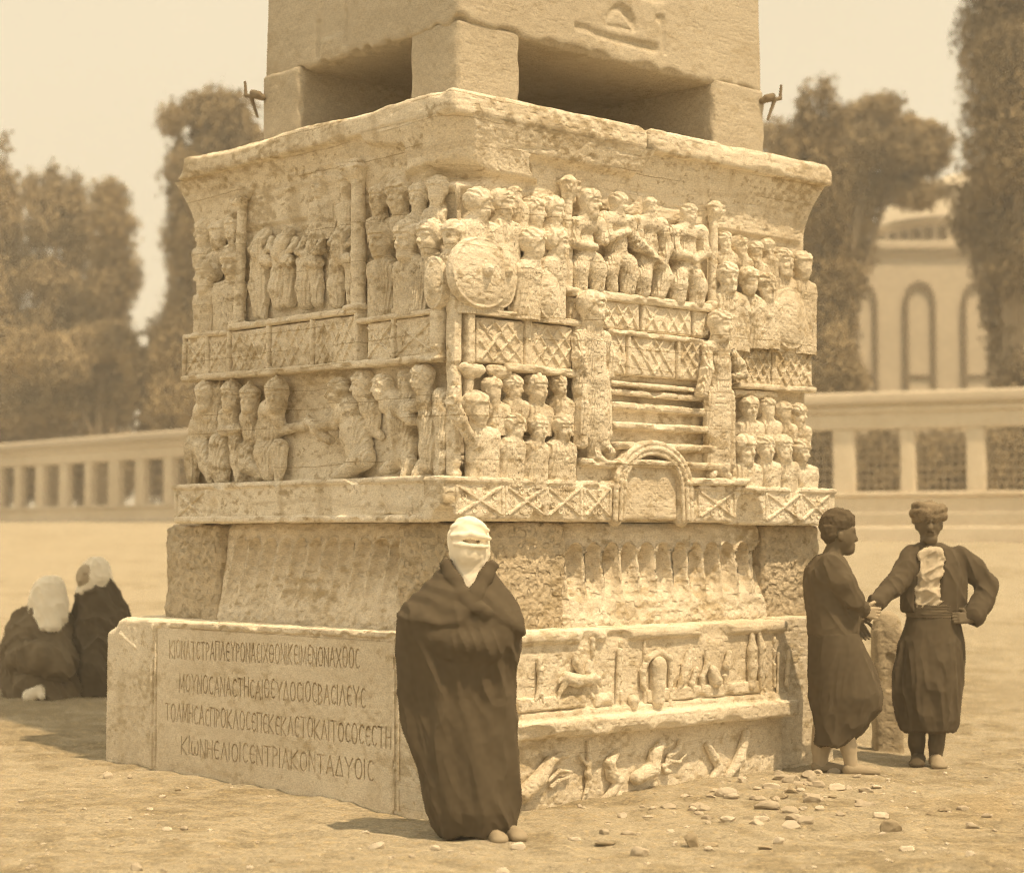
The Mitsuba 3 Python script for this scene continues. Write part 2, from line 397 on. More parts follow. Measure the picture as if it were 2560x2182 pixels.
# ================================================================ CARVED PEDESTAL
PED = thing('carved_pedestal', 'large square marble block carved with rows of togaed figures, under the obelisk', 'pedestal')
WR, WL = 3.04, 2.60
Z0, Z1 = 1.585, 3.82


def inside(poly, X, Y):
    from matplotlib.path import Path
    return Path(poly).contains_points(np.stack([X.ravel(), Y.ravel()], 1)).reshape(X.shape)


def point_in(poly, X, Y):
    r = np.zeros(X.shape, bool); n = len(poly)
    for i in range(n):
        (x0, y0), (x1, y1) = poly[i], poly[(i + 1) % n]
        if y0 != y1: r ^= ((y0 > Y) != (y1 > Y)) & (X < (x1 - x0) * (Y - y0) / (y1 - y0) + x0)
    return r


def cavetto(z): return 0.105 * np.clip((z - 3.46) / 0.36, 0, 1) ** 1.7


def corner_h(z): return cavetto(z) - 0.14 * np.exp(-((z - 3.525) / 0.04) ** 2) - 0.07 * np.clip((3.46 - z) * 8, 0, 1)


def smooth_mask(m, n=1):
    m = m.astype(float)
    for _ in range(n):
        p = np.pad(m, 1, mode='edge'); m = (p[:-2, 1:-1] + p[2:, 1:-1] + p[1:-1, :-2] + p[1:-1, 2:] + 2 * p[1:-1, 1:-1]) / 6
    return m


def pedestal_body():
    zs = np.arange(Z0, Z1 + 0.001, 0.01); zs[-1] = Z1
    rings, base = [], [(np.array([0.0, 0]), np.array([1.0, 0]), np.array([0, 1.0]), WR, 'R'), (np.array([WR, 0.0]), np.array([0, -1.0]), np.array([1.0, 0]), WL, ''),
                       (np.array([WR, -WL]), np.array([-1.0, 0]), np.array([0, -1.0]), WR, ''), (np.array([0, -WL]), np.array([0, 1.0]), np.array([-1.0, 0]), WL, 'L')]
    for (o, d, nrm, W, name), (f0, f1) in zip(base, ((corner_h, cavetto), (cavetto, cavetto), (cavetto, cavetto), (cavetto, corner_h))):
        us = np.linspace(0, W, int(W / (0.01 if name else 0.06)) + 1)
        U, Zg = np.meshgrid(us, zs, indexing='ij')
        h = cavetto(Zg); h0, h1 = f0(Zg), f1(Zg)
        P = np.stack([U + 10 * len(rings), Zg, 0 * U], -1)
        det = 0.010 * (meshkit.fbm(P * 7, 4, 3) - 0.5) + 0.006 * (meshkit.fbm(P * 30, 2, 4) - 0.5)
        seam = meshkit.fbm(P * np.array([1.2, 9, 1]), 3, 9)
        det -= 0.010 * np.exp(-((seam - 0.5) / 0.012) ** 2)
        if name == 'R':
            proud = point_in([(-1, 3.5), (.068, 3.535), (.506, 3.541), (.521, 3.667), (1.364, 3.674), (1.467, 3.80), (1.484, 4), (-1, 4)], U, Zg)
            det += 0.05 * smooth_mask(proud, 1) * np.clip(U / 0.1, 0, 1)
            ar = np.hypot(U - 1.45, Zg - 3.40)
            for R in (0.64, 0.585): det += 0.014 * np.exp(-((ar - R) / 0.014) ** 2) * (Zg > 3.5) * (U > 1.72)
        if name == 'L':
            x = -(W - U)
            proud = point_in([(-.76, 4), (-.70, 3.766), (-.481, 3.724), (-.366, 3.707), (-.351, 3.559), (-.169, 3.578), (.3, 3.54), (.3, 4)], x, Zg)
            det += 0.06 * smooth_mask(proud, 1) * np.clip((W - U) / 0.1, 0, 1)
            rough = np.exp(-((x + 1.45) / 0.55) ** 2) * np.exp(-((Zg - 3.68) / 0.10) ** 2)
            det += rough * (0.06 * (meshkit.fbm(P * np.array([4, 22, 1]), 3, 12) - 0.6) - 0.01)
            # worn away middle of the imperial box
            gone = np.exp(-((x + 1.5) / 0.45) ** 4) * np.exp(-((Zg - 3.34) / 0.14) ** 4)
            det += gone * 0.05 * (meshkit.fbm(P * np.array([3, 10, 1]), 3, 14) - 0.4)
        if name:
            det -= 0.032 * smooth_mask((((Zg > 2.79) & (Zg < 3.44)) | ((Zg > 1.84) & (Zg < 2.43))) & (U > 0.03) & (U < W - 0.03), 2)
        e = np.minimum(U, W - U)
        det *= np.clip(e / 0.03, 0, 1)
        g0, g1 = np.exp(-(U / 0.09) ** 2), np.exp(-((W - U) / 0.09) ** 2)
        H = h + (h0 - h) * g0 + (h1 - h) * g1 + det
        Uc = U / W * (W + h0 + h1) - h0
        xy = o + Uc[..., None] * d + H[..., None] * nrm
        rings.append(np.concatenate([xy[..., :1], Zg[..., None], xy[..., 1:]], -1))
    V, Fs, k = [], [], 0
    for R in rings:
        a, b = R.shape[:2]; V.append(R.reshape(-1, 3))
        i, j = np.meshgrid(np.arange(a - 1), np.arange(b - 1), indexing='ij')
        q = np.stack([i * b + j, (i + 1) * b + j, (i + 1) * b + j + 1, i * b + j + 1], -1).reshape(-1, 4) + k
        Fs += [q[:, :3], q[:, [0, 2, 3]]]; k += a * b
    # seam-free at the corners, closed by a floor and a lid
    V = np.vstack(V); m = trimesh.Trimesh(V, np.vstack(Fs), process=False)
    for y, rev in ((Z0, 1), (Z1, 0)):
        c, c0 = cavetto(np.array([y]))[0], corner_h(np.array([y]))[0]
        p = np.array([[-c0, y, c0], [WR + c, y, c], [WR + c, y, -WL - c], [-c, y, -WL - c]])
        m = trimesh.util.concatenate([m, trimesh.Trimesh(p, [[0, 1, 2], [0, 2, 3]] if not rev else [[0, 2, 1], [0, 3, 2]], process=False)])
    return np.array(m.vertices), np.array(m.faces)


put('block', on_right(pedestal_body()), 'marble', PED)

# the cornice slab, cracked right through and broken at its far corners
rng = np.random.default_rng(7)


def slab(x0, x1, w0, w1, seed, cuts=()):
    b = Blob(0.02).box((x0, 3.815, w0), (x1, 3.952, w1), 0.022)
    r = np.random.default_rng(seed)
    for _ in range(15):
        side = r.integers(2); t = r.random()
        p = (x0 + t * (x1 - x0), 3.955 if r.random() < 0.65 else 3.815, w1) if side else (x0, 3.955 if r.random() < 0.65 else 3.815, w0 + t * (w1 - w0))
        q = r.uniform(0.015, 0.045)
        b.ell(p, (q * r.uniform(1, 3.0), q * 0.8, q * 0.7) if side else (q * 0.7, q * 0.8, q * r.uniform(1, 3.0)), k=0.02, cut=True)
    for c in cuts: b.ell(*c, k=0.03, cut=True)
    return worn(b.mesh(0.0135), 0.008, 9, seed, octaves=4)


CR = 1.385
put('cornice', on_right(slab(-0.165, CR - 0.004, -WL - 0.02, 0.165, 1, cuts=[((-0.16, 3.98, -0.72), (0.06, 0.05, 0.3)), ((-0.17, 3.96, -1.9), (0.05, 0.04, 0.5)), ((-0.2, 3.93, -2.62), (0.12, 0.10, 0.10)), ((CR, 3.96, 0.16), (0.05, 0.03, 0.03))])), 'marble', PED, label='left-hand length of the cornice slab, its corner above the seam')
put('cornice', on_right(slab(CR + 0.004, WR + 0.115, -WL - 0.02, 0.165, 2, cuts=[((WR + 0.12, 3.97, 0.16), (0.05, 0.05, 0.06)), ((CR + 0.02, 3.82, 0.17), (0.05, 0.03, 0.03))])), 'marble', PED, label='right-hand length of the cracked cornice slab')


# ---- carved people
def carve_head(B, x, ytop, s, yaw, w, style, seed=0):
    c = np.array([x, ytop - 0.5 * s, w]); R = rot_y(yaw)
    r = np.random.default_rng(seed)
    R = R @ rot_x(r.uniform(-0.05, 0.12)) @ rot_z(r.uniform(-0.05, 0.05))
    P = lambda a, b, d: c + s * (R @ np.array([a, b, d]))
    k = 0.06 * s
    B.ell(P(0, .10, -.04), np.array([.35, .37, .40]) * s, R, k)
    B.ell(P(0, -.14, .07), np.array([.29, .37, .30]) * s, R, k)
    B.cap(P(-.07, -.42, .18), P(.07, -.42, .18), .09 * s, None, k)
    if style != 'w':
        B.cap(P(0, .05, .345), P(0, -.13, .42), .04 * s, .065 * s, 0.04 * s)
        B.cap(P(-.22, .07, .27), P(-.05, .09, .33), .055 * s, None, 0.04 * s)
        B.cap(P(.22, .07, .27), P(.05, .09, .33), .055 * s, None, 0.04 * s)
        for q in (-1, 1):
            B.ell(P(q * .135, -.015, .36), np.array([.085, .06, .085]) * s, R, 0.04 * s, cut=True)
            B.ell(P(q * .135, -.015, .272), np.array([.06, .05, .05]) * s, R, 0.03 * s)
            B.ell(P(q * .16, -.17, .24), np.array([.09, .08, .09]) * s, R, k)
        B.cap(P(-.09, -.255, .335), P(.09, -.255, .335), .035 * s, None, 0.03 * s)
        B.cap(P(-.07, -.315, .33), P(.07, -.315, .33), .035 * s, None, 0.03 * s)
        B.cap(P(-.09, -.285, .375), P(.09, -.285, .375), .018 * s, None, 0.015 * s, cut=True)
    if 'b' in style:
        B.ell(P(0, -.42, .16), np.array([.24, .20, .21]) * s, R, 0.05 * s)
        for q in (-1, 1): B.cap(P(q * .27, -.05, .06), P(q * .2, -.36, .14), .07 * s, .09 * s, 0.05 * s)
    # hair cap: a shell cut to a fringe above the brow
    e = np.array([.405, .40, .47]) * s; cc = P(0, .125, -.045)

    def cap(X, Y, Z):
        X, Y, Z = X - cc[0], Y - cc[1], Z - cc[2]
        lx = R[0, 0] * X + R[1, 0] * Y + R[2, 0] * Z; ly = R[0, 1] * X + R[1, 1] * Y + R[2, 1] * Z; lz = R[0, 2] * X + R[1, 2] * Y + R[2, 2] * Z
        k0 = np.sqrt((lx / e[0]) ** 2 + (ly / e[1]) ** 2 + (lz / e[2]) ** 2)
        d = (k0 - 1) * e.min() * 0.9
        front = np.clip((lz / s + 0.05) / 0.35, 0, 1)
        cutp = (-0.32 + 0.37 * front) * s - ly
        return np.maximum(d, cutp * 0.8)
    B.op(cap, cc - e.max(), cc + e.max(), 0.025 * s)
    if 'p' in style:  # cap drawn up to a blunt point
        B.cap(P(0, .35, -.02), P(0.03, .56, .0), .24 * s, .10 * s, 0.12 * s)
    if 'c' in style: B.cap(P(-.30, .17, .17), P(.30, .17, .17), .045 * s, None, 0.03 * s); B.cap(P(-.2, .19, .33), P(.2, .19, .33), .05 * s, None, 0.03 * s)
    for q in (-1, 1): B.ell(P(q * .34, -.04, -.02), np.array([.05, .11, .08]) * s, R, 0.03 * s)
    B.cap(P(0, -.30, -.06), P(0, -.80, -.10), .165 * s, .22 * s, 0.06 * s)


def folds(y0, lam, amp, seed, head=None, xc=0.0):
    def f(v, n):
        m = np.clip((y0 - v[:, 1]) / 0.03, 0, 1)
        ph = v[:, 0] / lam + 0.35 * np.abs(v[:, 0] - xc) / lam * 0.6 - 0.10 * v[:, 1] / lam + 0.7 * meshkit.fbm(v * 5 + seed, 2, seed)
        a = np.sin(2 * np.pi * ph)
        d = m * amp * (0.35 - np.abs(a) ** 1.6 * 1.1) * (0.5 + 1.1 * meshkit.noise(v * 6 + seed, seed))
        if head is not None:  # locks of hair on the crown, beard
            hx, hy, s, yaw = head
            q = (v - np.array([hx, hy - 0.5 * s, 0])) / s
            top = np.clip((q[:, 1] - 0.16) / 0.1, 0, 1)
            d = d + top * 0.006 * np.sin(26 * (q[:, 0] + 0.6 * q[:, 1] * (1 if seed % 2 else -1)) + 5 * meshkit.noise(v * 30, 2))
        return d
    return f


def carve_bust(spec, seed):
    x, yt, s, yaw, yb, x0, x1, w, st = spec
    rr_ = np.random.default_rng(seed + 500); yaw += rr_.uniform(-.25, .25); s *= rr_.uniform(.93, 1.05)
    if rr_.random() < 0.2: st = 'w'
    B = Blob(0.02)
    carve_head(B, x, yt, s, yaw, w + 0.022, st, seed)
    ysh = yt - 1.10 * s; hw = (x1 - x0) / 2; xc = (x0 + x1) / 2
    r = min(hw * 0.55, 0.085); q = r / 0.064
    ysh2 = max(ysh - 0.5 * r, yb + 0.01)
    tops = [(xc - hw + r, ysh2 - 0.25 * r), (xc * 0.5 + x * 0.5, ysh2 + 0.1 * r), (xc + hw - r, ysh2 - 0.25 * r)]
    for (tx, ty), bx in zip(tops, (x0 + r, xc, x1 - r)):
        B.cap((tx, ty, w - 0.022), (bx, yb - 0.02, w - 0.03), r, r * 1.05, 0.05, squash=q)
    B.cap((tops[0][0], tops[0][1], w - 0.022), (tops[2][0], tops[2][1], w - 0.022), r * 0.9, None, 0.04, squash=q)
    # collar line of the cloak
    B.cap((xc - hw * .6, ysh - 0.01, w + 0.024), (x, ysh - 0.09, w + 0.038), .016, None, 0.02); B.cap((xc + hw * .6, ysh - 0.01, w + 0.024), (x, ysh - 0.09, w + 0.038), .016, None, 0.02)
    lo = np.array([-9, yb - 0.03, -0.02])
    return worn(B.mesh(0.0058, lo=lo), 0.0032, 24, seed % 7, folds(ysh + 0.02, 0.033, 0.0078, seed, (x, yt, s, yaw), xc))


def carve_figure(spec, seed):
    h, chains, w, st = spec
    B = Blob(0.025); y0 = 99
    if h: carve_head(B, h[0], h[1], h[2], h[3], w + 0.03, st, seed); y0 = h[1] - h[2] * 1.02
    for i, ch in enumerate(chains):
        big = ch[0][2] > 0.038
        # trunks are flattened into the slab, limbs lie on top of them
        depth = 0.085 if h is None or h[1] - min(q_[1] for c_ in chains for q_ in c_) < 0.75 else 0.12
        pts = []
        for (x, y, r) in ch:
            pts.append((x, y, ((w - 0.035) if depth < .1 else (w - 0.012)) if big else (w + (0.006 if not pts else 0.040)), r))
        q = max(max(p[3] for p in pts) / depth, 1.0) if big else 1.0
        if big and depth < .1 and ch[0][1] < (h[1] - 0.35 if h else 99): pts = [(a, b, c + 0.03, d) for a, b, c, d in pts]
        B.chain(pts, 0.03 if big else 0.018, squash=q)
        if not big: B.chain([(a, b, w, d * 0.9) for a, b, c, d in pts], 0.02)
    if h and len(chains) > 2 and abs(chains[1][0][1] - chains[2][0][1]) < 0.06 and depth < .1:
        p_, q_ = chains[1][0], chains[2][0]; B.cap((p_[0], p_[1], w), (q_[0], q_[1], w), 0.044, None, 0.03)
    if h:
        B.cap((h[0], h[1] - h[2] * 0.8, w + 0.01), (chains[0][0][0], chains[0][0][1], w), h[2] * 0.27, chains[0][0][2] * 0.8, 0.03)
    lo = np.array([-9, -9, -0.02])
    return worn(B.mesh(0.0062, lo=lo), 0.0032 if st != 'w' else 0.010, 20 if st != 'w' else 13, seed % 7, folds(y0, 0.030, 0.0080, seed, h))


RB = [(0.408,3.485,0.094,0.3,3.217,0.382,0.51,0.02,'c'),
(0.091,3.431,0.18,0.7,2.756,-0.041,0.299,0.07,'h'),
(0.284,3.452,0.177,0.7,2.955,0.229,0.437,0.05,'h'),
(0.54,3.439,0.177,0.6,3.07,0.486,0.67,0.03,'h'),
(0.698,3.463,0.178,0.6,3.087,0.654,0.811,0.03,'h'),
(0.479,3.246,0.187,0.8,2.753,0.363,0.551,0.09,'h'),
(0.663,3.266,0.178,0.9,2.747,0.559,0.752,0.09,'h'),
(2.19,3.418,0.13,-0.1,3.159,2.15,2.318,0.03,'cb'),
(2.336,3.406,0.135,0.1,3.149,2.318,2.46,0.03,'cb'),
(2.488,3.389,0.128,0,3.111,2.45,2.618,0.03,'cb'),
(2.624,3.421,0.12,0,3.177,2.607,2.724,0.02,'c'),
(2.74,3.366,0.185,-0.2,2.975,2.647,2.944,0.05,'hb'),
(2.91,3.362,0.18,-0.2,2.719,2.816,3.077,0.07,'hb'),
(2.151,3.212,0.187,-0.3,2.693,2.069,2.385,0.09,'cb'),
(2.349,3.204,0.174,-0.2,2.719,2.367,2.567,0.09,'cb'),
(2.52,3.183,0.182,-0.1,2.726,2.471,2.674,0.09,'cb'),
(0.208,2.385,0.139,0.3,2.089,0.179,0.347,0.05,'c'),
(0.363,2.41,0.146,0.3,2.117,0.34,0.482,0.05,'c'),
(0.543,2.428,0.167,0.3,2.1,0.49,0.681,0.05,'h'),
(0.72,2.429,0.143,0.2,2.108,0.696,0.868,0.05,'h'),
(0.048,2.294,0.193,0.3,1.846,0.034,0.229,0.1,'c'),
(0.332,2.183,0.147,0.3,1.807,0.236,0.413,0.1,'h'),
(0.507,2.185,0.154,0.2,1.799,0.42,0.594,0.1,'h'),
(0.703,2.199,0.151,0.2,1.792,0.599,0.826,0.1,'h'),
(2.401,2.389,0.157,-0.2,2.107,2.332,2.55,0.05,'c'),
(2.573,2.386,0.148,-0.1,2.114,2.541,2.715,0.05,'c'),
(2.738,2.369,0.149,0,2.107,2.705,2.873,0.05,'cb'),
(2.886,2.364,0.144,0.1,2.1,2.863,3.013,0.05,'c'),
(2.293,2.139,0.184,-0.1,1.79,2.215,2.478,0.1,'cb'),
(2.491,2.14,0.167,0,1.794,2.459,2.651,0.1,'c'),
(2.665,2.15,0.172,0,1.791,2.641,2.827,0.1,'cb'),
(2.836,2.131,0.161,0,1.787,2.808,3.037,0.1,'c')]
RF = [((0.958,3.536,0.163,0.5),[[(0.952,3.327,0.058),(0.951,3.212,0.067),(0.959,3.127,0.071)],[(0.856,3.317,0.03),(0.832,3.2,0.027),(0.991,3.194,0.023)],[(1.057,3.339,0.03),(1.069,3.236,0.028)],[(0.903,3.104,0.052),(0.895,3.058,0.055),(0.911,2.957,0.044)],[(1.032,3.117,0.052),(1.048,3.072,0.056),(1.055,2.958,0.042)]],0.06,'hb'),
((1.203,3.541,0.128,0.6),[[(1.213,3.38,0.061),(1.229,3.265,0.066),(1.245,3.161,0.07)],[(1.106,3.379,0.03),(1.109,3.264,0.029),(1.271,3.316,0.021)],[(1.313,3.379,0.031),(1.338,3.276,0.028)],[(1.179,3.131,0.053),(1.154,3.071,0.047),(1.178,2.969,0.037)],[(1.312,3.133,0.056),(1.32,3.075,0.053),(1.311,2.974,0.045)]],0.06,'h'),
((1.473,3.544,0.101,0.2),[[(1.482,3.386,0.074),(1.482,3.268,0.079),(1.49,3.174,0.079)],[(1.38,3.387,0.031),(1.371,3.244,0.031),(1.575,3.146,0.026)],[(1.594,3.399,0.031),(1.619,3.258,0.029),(1.558,3.133,0.024)],[(1.447,3.11,0.053),(1.429,3.061,0.057),(1.437,2.974,0.045)],[(1.61,3.126,0.048),(1.618,3.079,0.054),(1.583,2.969,0.045)]],0.06,'w'),
((1.822,3.546,0.126,0.2),[[(1.822,3.363,0.075),(1.831,3.268,0.075),(1.839,3.16,0.075)],[(1.699,3.362,0.031),(1.698,3.23,0.031),(1.839,3.214,0.024)],[(1.957,3.39,0.032),(1.965,3.257,0.029),(1.857,3.198,0.022)],[(1.759,3.104,0.06),(1.749,3.043,0.058),(1.749,2.953,0.051)],[(1.91,3.106,0.058),(1.936,3.047,0.056),(1.927,2.956,0.049)]],0.06,'h'),
((0.931,2.927,0.203,0.5),[[(0.956,2.682,0.069),(0.956,2.591,0.082),(0.963,2.432,0.091)],[(0.873,2.642,0.045),(0.875,2.371,0.048),(0.886,2.089,0.045)],[(1.055,2.437,0.046),(1.067,2.095,0.046)],[(0.979,2.399,0.086),(0.978,2.206,0.082),(0.986,2.058,0.075)],[(0.836,2.481,0.025),(0.851,2.257,0.025),(0.835,2.031,0.029)],[(0.841,2.612,0.031),(0.822,2.537,0.027),(0.852,2.448,0.023)],[(0.863,2.647,0.05),(1.056,2.661,0.048)],[(1.072,2.627,0.03),(1.088,2.542,0.028),(1.071,2.438,0.023)],[(0.954,2.035,0.032),(0.954,1.967,0.025),(1.01,1.934,0.021)],[(1.05,2.038,0.03),(1.074,1.993,0.023)]],0.11,'h'),
((2.052,2.903,0.18,0.2),[[(2.067,2.677,0.066),(2.075,2.58,0.073),(2.083,2.447,0.076)],[(2.074,2.398,0.073),(2.072,2.192,0.073),(2.07,1.938,0.073)],[(2.001,2.37,0.047),(1.997,1.948,0.047)],[(2.156,2.378,0.048),(2.158,1.952,0.048)],[(1.98,2.665,0.046),(2.159,2.677,0.044)],[(1.954,2.621,0.029),(1.93,2.523,0.029),(1.875,2.376,0.026)],[(2.195,2.636,0.029),(2.223,2.577,0.03),(2.259,2.512,0.025),(2.176,2.501,0.02)],[(2.006,1.912,0.027),(1.961,1.875,0.022)],[(2.079,1.914,0.027),(2.106,1.872,0.022)]],0.11,'hb'),
(None,[[(0.007,2.058,0.03),(-0.077,2.14,0.028),(-0.127,2.233,0.026),(-0.106,2.303,0.023)]],0.1,'w')]
LB = [(-2.491,3.556,0.177,-0.2,3.285,-2.632,-2.455,0.03,'p'),
(-2.315,3.53,0.18,0,3.266,-2.455,-2.281,0.03,'p'),
(-2.144,3.544,0.183,0.1,3.28,-2.29,-2.084,0.03,'p'),
(-2.373,3.28,0.195,-0.2,2.826,-2.548,-2.326,0.08,'hb'),
(-2.094,3.32,0.192,0.1,2.808,-2.326,-2.049,0.08,'p'),
(-1.22,3.707,0.173,0,3.307,-1.375,-1.088,0.03,'h'),
(-0.946,3.659,0.165,0,3.226,-1.08,-0.903,0.03,'h'),
(-0.652,3.543,0.176,0,3.239,-0.782,-0.619,0.03,'h'),
(-0.464,3.562,0.21,0.1,3.218,-0.607,-0.418,0.04,'h'),
(-0.298,3.504,0.172,0,3.197,-0.416,-0.261,0.03,'h'),
(-0.138,3.517,0.179,0.1,3.134,-0.261,-0.109,0.03,'w'),
(-0.58,3.298,0.202,0,2.778,-0.723,-0.51,0.08,'h'),
(-0.317,3.281,0.22,0,2.764,-0.471,-0.189,0.1,'hb'),
(-0.164,3.276,0.196,0.1,2.909,-0.294,-0.127,0.06,'h'),
(0.016,3.246,0.167,0.3,2.951,-0.078,0.024,0.05,'h'),
(-2.298,2.483,0.134,0,2.194,-2.416,-2.291,0.03,'p'),
(-0.409,2.448,0.134,-0.2,2.178,-0.539,-0.359,0.03,'h')]
LF = [(None,[[(-1.788,3.389,0.034),(-1.794,3.331,0.039),(-1.82,3.264,0.048)],[(-1.868,3.369,0.022),(-1.895,3.292,0.02),(-1.777,3.244,0.015)],[(-1.717,3.342,0.02),(-1.71,3.281,0.018),(-1.769,3.253,0.014)],[(-1.897,3.233,0.034),(-1.717,3.205,0.036)],[(-1.888,3.192,0.05),(-1.913,3.064,0.04),(-1.884,2.893,0.03)],[(-1.819,3.174,0.045),(-1.835,3.027,0.042),(-1.815,2.867,0.028)]],0.05,'w'),
(None,[[(-1.552,3.362,0.036),(-1.558,3.304,0.042),(-1.6,3.24,0.051)],[(-1.638,3.342,0.022),(-1.664,3.267,0.02),(-1.542,3.219,0.015)],[(-1.475,3.314,0.02),(-1.468,3.254,0.018),(-1.534,3.228,0.014)],[(-1.675,3.209,0.034),(-1.5,3.182,0.035)],[(-1.649,3.137,0.059),(-1.665,3.04,0.059),(-1.647,2.941,0.049)],[(-1.533,3.135,0.044),(-1.547,2.941,0.044)]],0.05,'w'),
(None,[[(-1.291,3.321,0.039),(-1.296,3.264,0.044),(-1.338,3.201,0.047)],[(-1.382,3.303,0.021),(-1.408,3.228,0.019),(-1.281,3.181,0.014)],[(-1.209,3.273,0.019),(-1.202,3.215,0.017),(-1.273,3.189,0.014)],[(-1.41,3.171,0.033),(-1.241,3.145,0.035)],[(-1.369,3.118,0.058),(-1.384,3.013,0.058),(-1.375,2.921,0.048)],[(-1.272,3.079,0.043),(-1.255,2.915,0.038)]],0.05,'w'),
(None,[[(-0.961,3.33,0.038),(-0.967,3.274,0.044),(-0.991,3.182,0.053)],[(-1.049,3.312,0.021),(-1.073,3.239,0.019),(-0.952,3.192,0.014)],[(-0.883,3.283,0.019),(-0.876,3.226,0.017),(-0.945,3.201,0.013)],[(-1.06,3.152,0.032),(-0.898,3.127,0.034)],[(-1.052,3.104,0.057),(-1.067,2.992,0.057),(-1.066,2.897,0.047)],[(-0.913,3.089,0.052),(-0.904,2.892,0.047)]],0.05,'w'),
((-2.362,2.491,0.175,0.2),[[(-2.437,2.309,0.065),(-2.499,2.206,0.065),(-2.54,2.138,0.059)],[(-2.458,2.298,0.033),(-2.414,2.179,0.028),(-2.248,2.161,0.021)],[(-2.539,2.079,0.059),(-2.559,1.974,0.041),(-2.557,1.845,0.029)],[(-2.455,2.076,0.047),(-2.4,1.958,0.035),(-2.326,1.852,0.026)]],0.07,'pb'),
((-2.089,2.475,0.172,0.3),[[(-2.142,2.272,0.058),(-2.1,2.155,0.055)],[(-2.203,2.275,0.03),(-2.161,2.169,0.025),(-2.0,2.174,0.018)],[(-2.079,2.086,0.04),(-2.067,1.972,0.032),(-2.045,1.857,0.023)],[(-2.262,2.093,0.058),(-2.26,1.954,0.058),(-2.238,1.862,0.04)]],0.06,'pb'),
((-1.904,2.442,0.159,0.3),[[(-1.955,2.241,0.057),(-1.954,2.15,0.057)],[(-1.992,2.038,0.046),(-1.971,1.947,0.04),(-1.813,1.886,0.032)]],0.05,'pb'),
((-1.585,2.455,0.189,0.6),[[(-1.712,2.273,0.067),(-1.74,2.163,0.07),(-1.748,2.063,0.073)],[(-1.751,2.287,0.038),(-1.672,2.149,0.029),(-1.372,2.17,0.02),(-1.344,2.212,0.018)],[(-1.728,2.006,0.073),(-1.707,1.894,0.045)],[(-1.595,2.046,0.044),(-1.593,1.936,0.029),(-1.611,1.848,0.022)]],0.07,'pb'),
((-0.965,2.428,0.17,-0.8),[[(-0.907,2.245,0.075),(-0.872,2.127,0.08),(-0.836,2.02,0.079)],[(-0.977,2.216,0.034),(-0.958,2.077,0.032),(-0.94,2.002,0.021)],[(-1.029,2.176,0.03),(-1.153,2.149,0.024),(-1.262,2.186,0.02)],[(-1.081,2.071,0.022),(-1.189,2.129,0.02)],[(-0.767,1.955,0.058),(-0.904,1.885,0.037),(-1.044,1.851,0.019)]],0.07,'h'),
((-0.771,2.46,0.169,-0.5),[[(-0.74,2.249,0.053),(-0.739,2.165,0.047)],[(-0.807,2.146,0.037),(-0.671,2.078,0.021)]],0.04,'h'),
((-0.556,2.424,0.145,-0.5),[[(-0.502,2.266,0.062),(-0.435,2.15,0.072),(-0.402,2.025,0.072)],[(-0.386,1.943,0.046),(-0.516,1.896,0.029),(-0.582,1.877,0.021)],[(-0.337,1.911,0.026),(-0.345,1.85,0.018)]],0.07,'h'),
((-0.2,2.458,0.157,-0.3),[[(-0.211,2.261,0.046),(-0.203,2.14,0.053),(-0.194,1.998,0.053),(-0.194,1.907,0.051)],[(-0.275,2.234,0.026),(-0.403,2.22,0.031),(-0.29,2.143,0.02)],[(-0.226,1.898,0.025),(-0.241,1.848,0.018)]],0.07,'h'),
(None,[[(-0.094,2.276,0.04),(-0.07,2.175,0.048),(-0.062,2.044,0.04),(-0.108,1.875,0.03)],[(-0.047,1.953,0.03),(-0.062,1.854,0.025)]],0.05,'w')]
